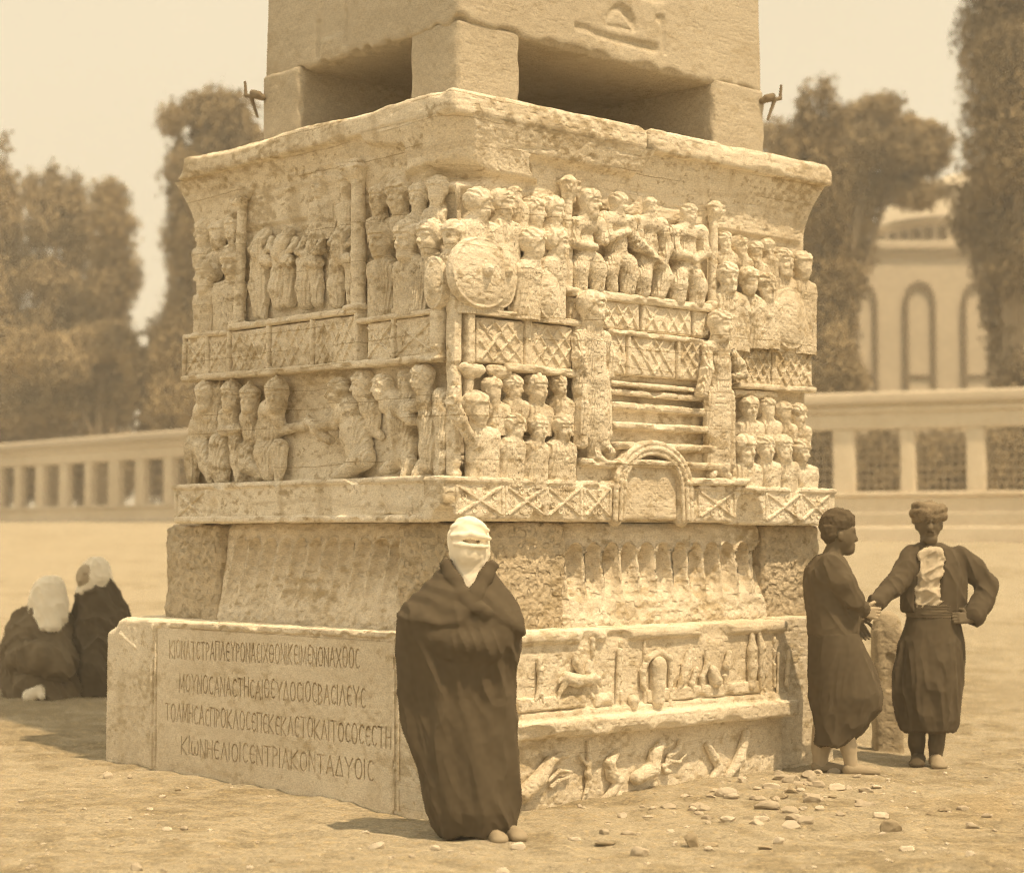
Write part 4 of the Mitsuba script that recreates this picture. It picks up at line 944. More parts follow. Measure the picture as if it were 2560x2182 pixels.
def base_body():
    B = Blob(0.015)
    B.box((-0.30, 0.40, -3.18), (2.54, 0.972, 0.235), 0.014)
    B.box((-0.30, -0.5, -3.18), (2.55, 0.42, 0.20), 0.014)
    B.box((0.20, 0.905, 0.0), (2.535, 0.975, 0.275), 0.03)          # thick upper lip
    B.box((-0.30, -0.5, 0.0), (0.20, 0.975, 0.29), 0.02)            # corner post behind the woman
    B.box((0.19, 0.385, 0.0), (2.56, 0.485, 0.335), 0.02)           # ledge
    B.box((0.25, 0.46, 0.0), (2.54, 0.53, 0.265), 0.012)
    B.box((2.50, -0.5, -3.18), (3.20, 0.985, 0.10), 0.02)           # far corner
    # shaded side: far corner post broken off on a slant
    B.ell((-0.36, 1.01, -3.22), (0.30, 0.13, 0.20), cut=True, k=.05)
    B.box((-0.45, -0.6, -2.53), (-0.262, 0.915, -0.175), 0.01, k=.008, cut=True)   # bed of the inscription panel
    r = np.random.default_rng(5)
    for _ in range(40):
        q = r.uniform(.012, .04); t = r.random()
        B.ell((-0.30, 0.985, -3.1 + t * 3.3), (q * .8, q * .8, q * 2.5), k=.015, cut=True)
    for _ in range(46):
        q = r.uniform(.015, .045); t = r.random()
        p = (0.2 + t * 2.3, 0.98, 0.28) if r.random() < .5 else (0.2 + t * 2.3, 0.385, 0.335)
        B.ell(p, (q * 2.2, q * .8, q * .7), k=.015, cut=True)
    for p, q in (((1.86, 0.93, 0.26), (.13, .06, .05)), ((0.78, 0.92, 0.26), (.06, .05, .04)), ((1.02, 0.93, .26), (.10, .03, .04)), ((0.40, 0.36, 0.33), (.25, .05, .07)), ((0.30, 0.42, .34), (.14, .05, .05))):
        B.ell(p, q, k=.03, cut=True)
    return worn(B.mesh(0.0125), 0.008, 9, 8, lambda v, n: 0.004 * (meshkit.fbm(v * 45, 2, 3) - .5) * 2, octaves=4)


put('body', on_right(base_body()), 'marble_base', BASE)
# slanting broken ridge on the far corner post
put('broken_ridge', on_left(worn(Blob(.02).chain([(-3.10, 0.902, 0.276, .006), (-3.0, 0.865, 0.284, .024), (-2.83, 0.79, .286, .018), (-2.70, .728, .288, .008)]).mesh(.008), .006, 25, 3)), 'marble_base', BASE)
for x, hw in ((-2.605, .028), (-2.56, .012), (-0.15, .016), (-0.112, .010)):
    put('panel_border', on_left(bar(x, 0.02, x, 0.945, hw, 0.27, 0.318, amp=.004, seed=int(-x * 90), chips=2)), 'marble_base', BASE)
put('panel_border', on_left(bar(-2.58, 0.945, -0.10, 0.965, .04, 0.27, 0.318, amp=.008, seed=5, chips=18)), 'marble_base', BASE)


# strokes of the letters on a 6 x 10 grid, as the mason cut them (round C and E, open omega)
def arc(cx, cy, rx, ry, a, b, n=7): return [(cx + rx * math.cos(math.radians(t)), cy + ry * math.sin(math.radians(t))) for t in np.linspace(a, b, n)]


ROUND = arc(3, 5, 2.7, 5, 50, 310, 9)
GLYPH = {'K': [[(0, 0), (0, 10)], [(5.5, 10), (0, 4.6), (5.5, 0)]], 'I': [[(0, 0), (0, 10)]], 'O': [arc(3, 5, 2.8, 5, 0, 360, 13)], 'N': [[(0, 0), (0, 10), (5, 0), (5, 10)]],
         'A': [[(0, 0), (3, 10), (6, 0)], [(1.2, 3.4), (4.6, 3.9)]], 'T': [[(0, 10), (6, 10)], [(3, 10), (3, 0)]], 'E': [ROUND, [(0.4, 5), (4.2, 5)]], 'P': [[(0, 0), (0, 10)], arc(0, 7.4, 3.9, 2.6, 90, -90, 7)],
         'p': [[(0, 0), (0, 10)], [(-.8, 10), (6, 10)], [(5, 10), (5, 0)]], 'l': [[(0, 0), (3, 10), (6, 0)]], 'Y': [[(0, 10), (3, 5), (6, 10)], [(3, 5), (3, 0)]], 'X': [[(0, 0), (6, 10)], [(0, 10), (6, 0)]],
         'q': [arc(3, 5, 2.8, 5, 0, 360, 13), [(.4, 5), (5.6, 5)]], 'M': [[(0, 0), (.5, 10), (3.2, 2), (6, 10), (6.5, 0)]], 'C': [ROUND], 'H': [[(0, 0), (0, 10)], [(5, 0), (5, 10)], [(0, 5.2), (5, 5.2)]],
         'D': [[(0, 0), (3, 10), (6, 0), (0, 0)]], 'B': [[(0, 0), (0, 10)], arc(0, 7.6, 3.6, 2.4, 90, -90, 6), arc(0, 2.6, 4.4, 2.6, 90, -90, 6)], 'w': [arc(1.6, 4, 1.7, 4, 120, 360, 8) + arc(5.0, 4, 1.7, 4, 180, 420, 8)]}
WIDE = {'I': 0.6, 'M': 6.6, 'w': 6.8, 'P': 4, 'B': 4.4, 'E': 4.8, 'C': 4.8, 'H': 5, 'N': 5, 'p': 5.4}


def inscription():
    x0, x1, y0, y1, w0, w1 = -2.54, -0.165, -0.05, 0.925, 0.27, 0.3065
    plate = m3.Manifold.cube([x1 - x0, y1 - y0, w1 - w0]).translate([x0, y0, w0])
    # Greek capitals: p = pi, l = lambda, q = theta, D = delta, w = omega
    lines = (('KIONATETPAplEYPONAEIXqONIKEIMENONAXqOC', -2.40, -0.46, 0.740, 0.772), ('MOYNOCANACTHCAIqEYDOCIOCBACIlEYC', -2.285, -0.405, 0.535, 0.560),
             ('TOlMHCACpPOKlOCEpEKEKlETOKAITOCOCECTH', -2.445, -0.18, 0.345, 0.352), ('KIwNHElIOICENTPIAKONTADYOIC', -2.255, -0.33, 0.150, 0.165))
    cuts, r = [], np.random.default_rng(4)
    for text, xa, xb, ya, yb in lines:
        total = sum(WIDE.get(ch, 6) + 1.9 for ch in text) - 1.9; sx = (xb - xa) / total; x = xa
        for ch in text:
            y = ya + (yb - ya) * (x - xa) / (xb - xa) + r.normal(0, .003); h = 0.0108 * r.uniform(.95, 1.06)
            depth = 0.0155 * (0.62 + 0.8 * float(meshkit.noise(np.array([x * 2.2 + 5, y * 5, 0.0]), 2)))
            for st in GLYPH[ch]:
                for p, q in zip(st[:-1], st[1:]):
                    a, b_ = np.array([x + p[0] * sx, y + p[1] * h]), np.array([x + q[0] * sx, y + q[1] * h]); d = b_ - a; L = np.linalg.norm(d)
                    if L < 1e-5: continue
                    wd = r.uniform(.0085, .0125)
                    cuts.append(m3.Manifold.cube([L + wd * .8, wd, .04]).translate([-wd * .4, -wd / 2, 0]).rotate([0, 0, math.degrees(math.atan2(d[1], d[0]))]).translate([a[0], a[1], w1 - depth * r.uniform(.8, 1.2)]))
            x += (WIDE.get(ch, 6) + 1.9) * sx
    return plate - m3.Manifold.batch_boolean(cuts, m3.OpType.Add)


put('inscription_panel', on_left(meshkit.arrays(inscription())[:2]), 'marble_panel', BASE, smooth=False, label='panel cut with four lines of Greek capitals')


def base_relief(chains, w0, seed):
    B = Blob(0.014)
    for ch in chains: B.chain([(x, y, w0 + 0.016 + 0.3 * r, r) for x, y, r in ch], squash=max(1.0, max(p[2] for p in ch) / 0.05))
    return worn(B.mesh(0.005, lo=np.array([-9, -9, w0 - 0.02])), 0.003, 30, seed)


NAMES = {'horse': 'carved_horse', 'rider': 'carved_rider', 'figure': 'carved_figure', 'post': 'carved_post', 'arch': 'carved_arch', 'tongue': 'arch_infill', 'frame': 'carved_frame'}
for i, (nm, chs) in enumerate(PB): put(NAMES[nm], on_right(base_relief(chs, 0.238, i)), 'marble_base', BASE)
for i, (nm, chs) in enumerate(PC): put(NAMES[nm], on_right(base_relief(chs, 0.205, 30 + i)), 'marble_base', BASE)
for a, b, y in ((0.24, 0.76, 0.575), (0.83, 0.98, 0.57), (1.26, 2.28, 0.572)): put('carved_step', on_right(bar(a, y, b, y + .004, .075, 0.2, 0.262, seed=int(a * 30), chips=3)), 'marble_base', BASE)
for x, y0, y1 in ((0.82, .58, .93), (1.05, .55, .90), (1.245, .53, .90), (2.33, .54, .90), (2.42, .56, .9)): put('carved_post', on_right(bar(x, y0, x, y1, .022, 0.22, 0.256, seed=int(x * 77), chips=3)), 'marble_base', BASE)
put('carved_post', on_right(bar(2.60, -0.1, 2.60, .975, .05, 0.05, 0.13, seed=3)), 'marble_base', BASE)

# ================================================================ OBELISK ON ITS FOUR CUBES
def obelisk():
    x0, x1, w0, w1, y0 = 0.20, 2.89, -2.13, -0.215, 4.445
    B = Blob(0.02).box((x0, y0, w0), (x1, 5.75, w1), 0.028)
    r = np.random.default_rng(11)
    for _ in range(44):
        q = r.uniform(.015, .05); t = r.random()
        B.ell((x0 + t * (x1 - x0), y0, w1) if r.random() < .6 else (x0, y0, w0 + t * (w1 - w0)), (q * 2, q * .8, q), k=.02, cut=True)
    B.ell((x0 + .02, y0, w1), (.09, .06, .08), k=.02, cut=True)
    # sunk signs on the sunny side
    W = w1 + 0.004
    def sunk(pts, r_): B.chain([(a, b, W, r_) for a, b in pts], k=.006, cut=True)
    moon = [(1.409, 4.65, .010), (1.425, 4.70, .014), (1.45, 4.735, .019), (1.50, 4.772, .025), (1.555, 4.785, .032), (1.61, 4.762, .040), (1.645, 4.72, .036), (1.672, 4.668, .02)]
    B.chain([(p, q, W, r_) for p, q, r_ in moon], k=.006, cut=True)
    sunk([(1.42, 4.653), (1.672, 4.664)], .014); sunk([(1.535, 4.65), (1.539, 4.508)], .013)
    B.chain([(1.159, 4.597, W, .026), (1.24, 4.598, W, .022), (1.333, 4.582, W, .024), (1.499, 4.577, W, .026), (1.853, 4.583, W, .034)], k=.008, cut=True)
    sunk([(1.33, 4.548), (1.93, 4.54)], .009)
    sunk([(1.879, 4.782), (1.925, 4.784), (1.935, 4.578)], .024)
    B.ell((1.82, 4.92, W), (.14, .05, .04), k=.006, cut=True)
    B.chain([(.95, 4.85, W, .02), (1.0, 5.2, W, .02)], k=.006, cut=True); B.chain([(1.3, 5.0, W, .03), (2.3, 5.02, W, .03)], k=.006, cut=True)
    # seen edge-on from the shaded side: signs cut into that face
    for a_, b_, e_ in ((-1.278, 4.54, 4.73), (-1.561, 4.51, 4.71)): B.cap((x0 - .004, b_, a_), (x0 - .004, e_, a_), .024, k=.006, cut=True)
    B.box((x0 - .03, 4.60, -1.54), (x0 + .014, 5.2, -1.30), .01, k=.006, cut=True)
    v, f = worn(B.mesh(0.0125), 0.005, 5, 9, octaves=3)
    hi = v[:, 1] > 5.55
    v[hi, 1] = 5.55 + (v[hi, 1] - 5.55) * 72
    k = np.clip((v[:, 1] - y0) / 16, 0, 1) * 0.16; tip = np.clip((v[:, 1] - 19.0) / 1.0, 0, 1)
    s = (1 - k) * (1 - 0.6 * tip)
    v[:, 0] = 1.545 + (v[:, 0] - 1.545) * s; v[:, 2] = -1.17 + (v[:, 2] + 1.17) * s
    return v, f


put('added_dark_plate', on_right(worn(Blob(.02).box((0.08, 3.94, -2.35), (2.96, 3.958, -0.08), .008).mesh(.02), .004, 6, 3)), 'plate_dark', PED, label='added dark plate on the cornice that dims the gap under the obelisk')  # added plate: cuts light bounced off the cornice, so the gap reads darker
OB = thing('obelisk', 'huge granite obelisk with sunken hieroglyphs, raised on four short blocks', 'obelisk')
put('shaft', on_right(obelisk()), 'granite', OB)


def bracket(flip):
    B = Blob(0.012)
    s = flip
    B.chain([(0, 0, 0, .03), (s * .06, .02, .02, .026), (s * .14, .03, .02, .02), (s * .22, .05, .02, .016), (s * .235, .17, .02, .012)], squash=1)
    B.chain([(s * .14, .02, .02, .018), (s * .06, -.16, .01, .012)]); B.chain([(s * .02, .02, .03, .035), (s * .1, .05, .03, .03)])
    return B.mesh(0.007)


for nm, args, lab in ((0, (0.212, 0.70, -0.66, -0.232), 'tall pale support block under the near corner of the obelisk'), (1, (2.39, 2.90, -1.25, -0.205), 'pale support block under the right corner of the obelisk, with iron hook'),
                      (2, (0.19, 1.15, -2.14, -1.73), 'shaded support block under the left corner of the obelisk, with iron hook'), (3, (1.75, 2.90, -2.14, -1.50), 'support block at the far corner, dimly seen under the obelisk')):
    a = args
    B = Blob(0.015).box((a[0], 3.948, a[2]), (a[1], 4.475, a[3]), 0.02)
    r = np.random.default_rng(nm + 3)
    for _ in range(12):
        q = r.uniform(.012, .035); B.ell((r.choice([a[0], a[1], a[0]]), r.uniform(4, 4.45), a[3]), (q * .6, q * 1.8, q * .6), k=.015, cut=True)
    if nm == 0: B.ell((0.36, 4.36, -0.2), (.06, .10, .03), k=.02, cut=True)
    key = put('support_block', on_right(worn(B.mesh(0.012), .008, 8, nm)), 'granite', label=lab, cat='support block', group='blocks under the obelisk')
    if nm == 1: v, f = bracket(1); put('iron_hook', on_right((v * .75 + np.array([2.86, 4.40, -0.19]), f)), 'iron', key)
    if nm == 2: v, f = bracket(-1); put('iron_hook', on_left((v * .75 + np.array([-2.11, 4.33, -0.17]), f)), 'iron', key)

# ================================================================ STONE BOLLARD
def bollard():
    B = Blob(0.03).box((-0.10, -0.15, -0.10), (0.10, 0.83, 0.10), 0.045).ell((0, 0.83, 0), (0.10, 0.115, 0.10))
    B.box((-0.03, 0.40, 0.08), (0.03, 0.66, 0.2), 0.02, k=.01, cut=True)
    return worn(B.mesh(0.009), 0.008, 14, 5)


def stand(vf, x, y, z=None):
    """Figures are modelled with x to the right, y up and z towards the viewer's side."""
    v, f = vf; z = float(ground_z(x, y)) if z is None else z
    return np.stack([x + v[:, 0], y - v[:, 2], z + v[:, 1]], 1), f


put('stone_bollard', stand(bollard(), 2.568, 13.17), 'bollard_stone', label='round-topped stone bollard standing between the two men', cat='bollard')

# ================================================================ PEOPLE
def loft(B, rows, k=0.02):
    """Elliptic cross-sections: rows of (y, x left, x right, half depth, z centre), from top to bottom."""
    R = np.array(sorted(rows), float)

    def fn(x, y, z):
        l, r, b, c = (np.interp(y, R[:, 0], R[:, i]) for i in (1, 2, 3, 4))
        a, m = (r - l) / 2, (r + l) / 2
        q = np.sqrt(((x - m) / a) ** 2 + ((z - c) / b) ** 2)
        d = (q - 1) * np.minimum(a, b)
        return np.maximum(d, np.maximum(y - R[-1, 0], R[0, 0] - y))
    lo = (R[:, 1].min(), R[0, 0], (R[:, 4] - R[:, 3]).min()); hi = (R[:, 2].max(), R[-1, 0], (R[:, 4] + R[:, 3]).max())
    return B.op(fn, lo, hi, k)


def rows(px, ox, oy, s, depth):
    """Outline rows (height, left, right) measured on a figure, to metres; depth: (half depth, z centre) at each row or one for all."""
    out = []
    for i, (y, l, r) in enumerate(px):
        d, c = depth[i] if isinstance(depth, list) else depth
        out.append(((oy - y) / s, (l - ox) / s, (r - ox) / s, d, c))
    return out


def hand(wrist, direction, palm, thumb_side, curl=0.5, s=1.0):
    """Palm, four bent fingers and a thumb that leaves the side of the palm."""
    w = np.array(wrist, float); d = np.array(direction, float); d /= np.linalg.norm(d)
    n = np.array(palm, float); n -= d * (n @ d); n /= np.linalg.norm(n); t = np.cross(n, d) * thumb_side
    B = Blob(0.008)
    for q in (-0.026, -0.009, 0.009, 0.026):
        B.cap(w + t * q * 0.7 * s, w + d * 0.085 * s + t * q * s, 0.015 * s, 0.013 * s)
    for q, L, e in ((0.029, .072, 0.0), (0.010, .08, .06), (-0.010, .075, .1), (-0.028, .06, .16)):
        p = w + d * 0.088 * s + t * q * s; a = curl + e; pts = [p]
        for k, f in enumerate((.45, .32, .23)):
            ang = a * (k + 0.6); u = d * math.cos(ang) + n * math.sin(ang); p = p + u * L * f * s; pts.append(p)
        B.chain([(*p_, r * s) for p_, r in zip(pts, (.0098, .0092, .0085, .0075))], k=0.004)
    p = w + d * 0.03 * s + t * 0.03 * s
    B.chain([(*p, .013 * s), (*(p + (t * .7 + d * .7) * .035 * s), .0115 * s), (*(p + (t * .55 + d * .9 + n * .35) * .065 * s), .0095 * s), (*(p + (t * .4 + d + n * .6) * .08 * s), .0075 * s)], k=0.006)
    B.cap(w - d * 0.04 * s, w + d * .01 * s, .024 * s, .026 * s)
    return B.mesh(0.004)


def cloth(B, h, amp=0.008, seed=0, lam=0.12, tilt=0.0, top=9.0, extra=None):
    """Irregular drapery: ridged noise drawn out along the hang of the cloth."""
    c, s_ = math.cos(math.atan(tilt)), math.sin(math.atan(tilt))

    def f(v, n):
        p, q = v[:, 0] * c + v[:, 1] * s_, v[:, 1] * c - v[:, 0] * s_
        g = np.stack([p / lam, q / (lam * 4.0), v[:, 2] / lam], 1) * 1.3 + seed
        r1 = 1 - np.abs(2 * meshkit.noise(g, seed) - 1); r2 = 1 - np.abs(2 * meshkit.noise(g * 2.1 + 7, seed + 1) - 1)
        m = np.clip((top - v[:, 1]) / 0.3, 0.15, 1)
        d = amp * m * (1.9 * r1 ** 2 + 0.7 * r2 ** 2 - 1.0)
        return d + (extra(v, n) if extra else 0)
    return worn(B.mesh(h), 0.006, 7, seed, f)


# ---- the veiled woman in front
WX, WY = -0.255, 9.69
W = thing('person', 'woman in white veil and long dark cloak standing at the near corner of the monument', 'person')
wq = lambda px, py: ((px - 430) / 990, (1690 - py) / 990)
F = Blob(0.02).ell((.04, 1.47, .015), (.088, .118, .105)).cap((.052, 1.475, .105), (.056, 1.445, .118), .011, .014)
for sx in (-1, 1):
    F.ell((.05 + sx * .034, 1.482, .118), (.020, .010, .02), k=.008, cut=True); F.ell((.05 + sx * .034, 1.481, .105), (.014, .010, .012), k=.004)
    F.cap((.05 + sx * .055, 1.497, .098), (.05 + sx * .018, 1.499, .116), .007, k=.01)
put('face', stand(F.mesh(.005), WX, WY), 'skin', W)
put('eyes', stand(joined(Blob(.004).ell((.016, 1.481, .113), (.011, .006, .008)).mesh(.003), Blob(.004).ell((.084, 1.481, .112), (.011, .006, .008)).mesh(.003)), WX, WY), 'hair', W)
V = Blob(0.03).ell((.035, 1.488, -.005), (.108, .123, .125)).ell((.042, 1.43, .03), (.088, .10, .112)).cap((.035, 1.40, 0.01), (.04, 1.30, .015), .070, .078)
loft(V, [(1.42, -.035, .115, .085, .005), (1.32, -.06, .14, .095, .006), (1.24, -.07, .15, .112, .008), (1.16, -.07, .15, .13, .01)])
V.ell((.055, 1.481, .15), (.066, .0125, .06), rot_z(-.14), k=.006, cut=True)
for pts in ([(.042 + .088 * math.cos(t), 1.437 + .112 * math.sin(t), .062 - .02 * math.cos(t) ** 2, .015) for t in np.linspace(-.9, np.pi + .9, 15)],
            [(-.045, 1.507, .082, .013), (.0, 1.512, .115, .014), (.055, 1.513, .126, .014), (.11, 1.506, .110, .014), (.142, 1.496, .075, .012)],
            [(-.035, 1.470, .098, .009), (.0, 1.466, .127, .010), (.056, 1.459, .146, .010), (.10, 1.457, .128, .010), (.135, 1.456, .09, .009)],
            [(-.05, 1.55, .06, .010), (.02, 1.575, .07, .012), (.09, 1.567, .07, .011), (.135, 1.535, .05, .010)]): V.chain(pts, k=.012)
V.cap((-.01, 1.372, .075), (.10, 1.368, .075), .010, k=.02)


def veil_pleats(v, n):
    a = np.sin(2 * np.pi * (v[:, 1] / .05 - 2.0 * np.abs(v[:, 0] - .04) / .1 + 1.4 * meshkit.noise(v * 9)))
    b = np.sin(2 * np.pi * (v[:, 1] / .06 + v[:, 0] / .12 + 1.2 * meshkit.noise(v * 7 + 5)))
    return 0.0011 * a * np.clip((1.38 - v[:, 1]) / .03, 0, 1) + .0022 * b * np.clip((v[:, 1] - 1.49) / .03, 0, 1)


put('veil', stand(worn(V.mesh(.006), .003, 18, 2, veil_pleats), WX, WY), 'cloth_white', W)
C = Blob(0.05)
out = [(345, 372, 540), (380, 325, 572), (420, 285, 602), (500, 207, 662), (560, 152, 698), (620, 112, 720), (700, 116, 724), (800, 120, 716), (900, 122, 700), (1000, 128, 693), (1060, 136, 695), (1150, 155, 700), (1250, 188, 706), (1350, 218, 710), (1450, 240, 710), (1550, 262, 704), (1625, 292, 696), (1672, 330, 676)]
dp = [(.07, 0), (.095, 0), (.115, .0), (.15, .01), (.165, .02), (.175, .03), (.175, .03), (.165, .02), (.155, .01), (.15, 0), (.15, 0), (.15, 0), (.155, 0), (.16, 0), (.165, 0), (.165, 0), (.15, 0), (.14, 0)]
loft(C, rows(out, 430, 1690, 990, dp))
C.chain([(-.20, 1.06, .09, .06), (-.05, .98, .155, .055), (.06, .99, .165, .05)]); C.chain([(.23, 1.05, .08, .06), (.12, .97, .15, .055), (.03, .96, .165, .045)])
C.op(lambda x, y, z: np.maximum(np.maximum((np.abs(x - .042) - np.clip((y - 1.20) * .58, -1, .098)) * .86, .03 - z), y - 1.5), (-.07, 1.17, .0), (.16, 1.5, .35), k=.008, cut=True)
C.chain([(-.075, 1.36, .065, .016), (.032, 1.185, .158, .018), (.12, 1.115, .178, .02)], k=.02); C.chain([(.15, 1.355, .06, .016), (.062, 1.19, .158, .016)], k=.02)
HEM = np.array([wq(105, 605), wq(200, 625), wq(330, 640), wq(420, 632), wq(480, 585), wq(540, 570), wq(600, 600), wq(725, 690)])


def cape(v, n):
    hy = np.interp(v[:, 0], HEM[:, 0], HEM[:, 1]); front = np.clip(n[:, 2] * 2 + .5, 0, 1)
    step = 1 / (1 + np.exp(-(v[:, 1] - hy) / .006))
    cr = np.sin(2 * np.pi * ((v[:, 1] - hy) / .085 + .9 * v[:, 0] / .2 + 1.3 * meshkit.noise(v * 5)))
    lower = np.sin(2 * np.pi * (v[:, 0] / .16 + .25 * v[:, 1] + 1.5 * meshkit.fbm(v * 1.7, 3, 4)))
    return .022 * step * front + .004 * cr * step + .010 * np.clip(lower, -.3, 1) * (1 - step) * np.clip((hy - v[:, 1]) / .4, 0, 1)


put('cloak', stand(cloth(C, .0085, .013, 3, .13, .35, top=1.30, extra=cape), WX, WY), 'cloth_dark', W)
for p, q in (((.145, .022, .05), (.195, .020, .16)), ((.25, .03, .03), (.29, .028, .13))):
    S_ = Blob(.02).cap(p, q, .042, .034, squash=1).ell((q[0], q[1] - .005, q[2]), (.042, .026, .05)).box((-1, -.2, -1), (1, -.012, 1), .004, cut=True)
    put('shoe', stand(S_.mesh(.006), WX, WY), 'leather', W)

# ---- man facing us, one hand on his hip
MX, MY = 2.705, 12.45
M = thing('person', 'man in turban, short dark jacket and baggy breeches, hand on hip beside the bollard', 'person')
mq = lambda px, py, z=0.0: ((px - 950) / 870, (1590 - py) / 870, z)
Hd = Blob(.02).ell(mq(955, 235, 0), (.078, .108, .092)).cap(mq(952, 330, -.01), mq(960, 395, -.02), .055, .065).cap(mq(940, 322, .05), mq(960, 322, .05), .036)
Hd.cap(mq(945, 232, .088), mq(942, 262, .108), .012, .018).cap(mq(918, 215, .08), mq(940, 213, .09), .011).cap(mq(955, 213, .09), mq(985, 217, .078), .011)
for px in (926, 968): Hd.ell(mq(px, 230, .092), (.017, .011, .02), k=.01, cut=True); Hd.ell(mq(px, 231, .075), (.013, .010, .012), k=.004)
Hd.cap(mq(928, 290, .082), mq(962, 290, .082), .008).cap(mq(926, 297, .092), mq(964, 297, .092), .004, k=.004, cut=True)
for px in (886, 1024): Hd.ell(mq(px, 245, -.01), (.012, .03, .02))
put('head', stand(Hd.mesh(.005), MX, MY), 'skin_dark', M)
put('moustache', stand(Blob(.006).cap(mq(928, 281, .094), mq(944, 277, .104), .006, .009).cap(mq(944, 277, .104), mq(962, 282, .092), .009, .006).mesh(.004), MX, MY), 'hair', M)
Tb = Blob(.012)
for y, r, t in ((208, .086, .2), (188, .098, -.25), (165, .100, .3), (142, .086, -.2)):
    pts = [(0.006 + r * math.cos(a), (1590 - y) / 870 + t * r * .35 * math.cos(a) + .006 * math.sin(3 * a), r * 1.02 * math.sin(a) - .01, .021) for a in np.linspace(0, 2 * np.pi, 15)]
    Tb.chain(pts)
Tb.ell(mq(955, 160, -.01), (.09, .062, .09))
put('turban', stand(worn(Tb.mesh(.006), .012, 25, 2), MX, MY), 'turban', M)
Sh = Blob(.03); loft(Sh, rows([(385, 905, 1005), (410, 868, 1040), (500, 850, 1060), (600, 840, 1070), (700, 838, 1085)], 950, 1590, 870, (.118, .012)))
put('shirt', stand(cloth(Sh, .007, .016, 2, .055, -1.6), MX, MY), 'cloth_shirt', M)
J = Blob(.03); loft(J, rows([(350, 895, 1025), (372, 862, 1072), (405, 838, 1115), (450, 826, 1140), (520, 812, 1155), (600, 802, 1160), (680, 795, 1158), (728, 796, 1150)], 950, 1590, 870, [(.085, -.01), (.10, -.01), (.115, -.01), (.13, 0), (.138, 0), (.14, 0), (.14, 0), (.14, 0)]))
J.chain([(*mq(1000, 355, .10), .035), (*mq(965, 440, .13), .065), (*mq(925, 560, .145), .085), (*mq(895, 745, .15), .085)], cut=True, k=.012)
HA = np.array([2.266 - MX, .985, .37])
J.chain([(*mq(852, 425, 0), .074), (*mq(765, 550, .10), .064), (HA[0] + .045, HA[1] + .075, HA[2] - .075, .052)])
J.chain([(*mq(1120, 435, -.01), .08), (*mq(1215, 500, -.03), .072), (*mq(1285, 580, -.02), .066), (*mq(1235, 690, .05), .062), (*mq(1180, 752, .10), .066)])
J.cap(mq(1195, 705, .07), mq(1160, 785, .125), .03, k=.01, cut=True)
put('jacket', stand(cloth(J, .0085, .009, 6, .10, .5), MX, MY), 'cloth_dark', M)
Sa = Blob(.02); loft(Sa, rows([(688, 826, 1106), (720, 818, 1114), (765, 820, 1116)], 950, 1590, 870, (.142, .006)))
put('sash', stand(worn(Sa.mesh(.0075), .003, 12, 3, lambda v, n: .005 * np.sin(v[:, 1] / .018 * 6.28 + 6 * v[:, 0])), MX, MY), 'cloth_mid', M)
Bk = Blob(.03); loft(Bk, rows([(745, 825, 1110), (800, 815, 1122), (900, 790, 1137), (1000, 770, 1136), (1080, 753, 1128), (1150, 753, 1122), (1250, 760, 1112), (1330, 775, 1104), (1388, 790, 1084)], 950, 1590, 870, [(.14, 0), (.15, 0), (.165, 0), (.17, 0), (.172, 0), (.17, 0), (.165, 0), (.16, 0), (.14, 0)]))
put('breeches', stand(cloth(Bk, .0095, .017, 4, .11, .05, top=.98), MX, MY), 'cloth_dark', M)
Lg = Blob(.02).chain([(*mq(985, 1375, .02), .058), (*mq(978, 1470, .02), .05), (*mq(972, 1555, .02), .04)]).chain([(*mq(885, 1375, -.05), .058), (*mq(882, 1470, -.06), .052), (*mq(890, 1545, -.08), .04)])
put('leggings', stand(worn(Lg.mesh(.006), .003, 20, 1), MX, MY), 'cloth_brown', M)
for p, q, m in ((mq(972, 1560, .03), mq(962, 1566, .17), 'leather'), (mq(890, 1560, -.06), mq(862, 1568, .05), 'cloth_brown')):
    S_ = Blob(.02).cap(p, q, .048, .040).ell((q[0], q[1] - .01, q[2]), (.052, .026, .06)).box((-1, -.3, -1), (1, -.008, 1), .004, cut=True)
    put('shoe', stand(S_.mesh(.006), MX, MY), m, M)
put('hand', stand(hand(HA + np.array([.03, .055, -.055]), (-.45, -.55, .6), (-.5, -.1, -.6), 1, .35), MX, MY), 'skin_dark', M)
put('hand', stand(hand(mq(1165, 762, .125), (-1, .02, .12), (0, -.3, -1), 1, .5), MX, MY), 'skin_dark', M)

# ---- man in profile by the end of the base
PX, PY = 2.0, 11.93
N = thing('person', 'bareheaded man in long dark robe, in profile, at the right end of the base', 'person')
nq = lambda px, py, z=0.0: ((px - 400) / 903, (1640 - py) / 903, z)
Hd = Blob(.02).ell(nq(445, 305, 0), (.088, .112, .074)).cap(nq(410, 370), nq(385, 455), .052, .07).cap(nq(478, 392, .0), nq(490, 388, 0), .034)
Hd.cap(nq(512, 292), nq(527, 333), .010, .014, k=.014).cap(nq(505, 278, -.04), nq(505, 278, .04), .014).cap(nq(510, 362, -.02), nq(510, 362, .02), .012, k=.008).cap(nq(507, 378, -.02), nq(507, 378, .02), .011, k=.008)
for z in (-.035, .035): Hd.ell(nq(520, 298, z), (.018, .010, .016), k=.008, cut=True); Hd.ell(nq(508, 299, z * .95), (.010, .009, .011), k=.003)
Hd.ell(nq(428, 315, .074), (.018, .03, .012), k=.008)
put('head', stand(Hd.mesh(.005), PX, PY), 'skin_dark', N)
Hr = Blob(.02).ell(nq(428, 232, 0), (.108, .085, .092)).ell(nq(385, 285, 0), (.062, .085, .082)).ell(nq(352, 262, 0), (.03, .05, .05))
put('hair', stand(worn(Hr.mesh(.006), .016, 28, 3), PX, PY), 'hair', N)
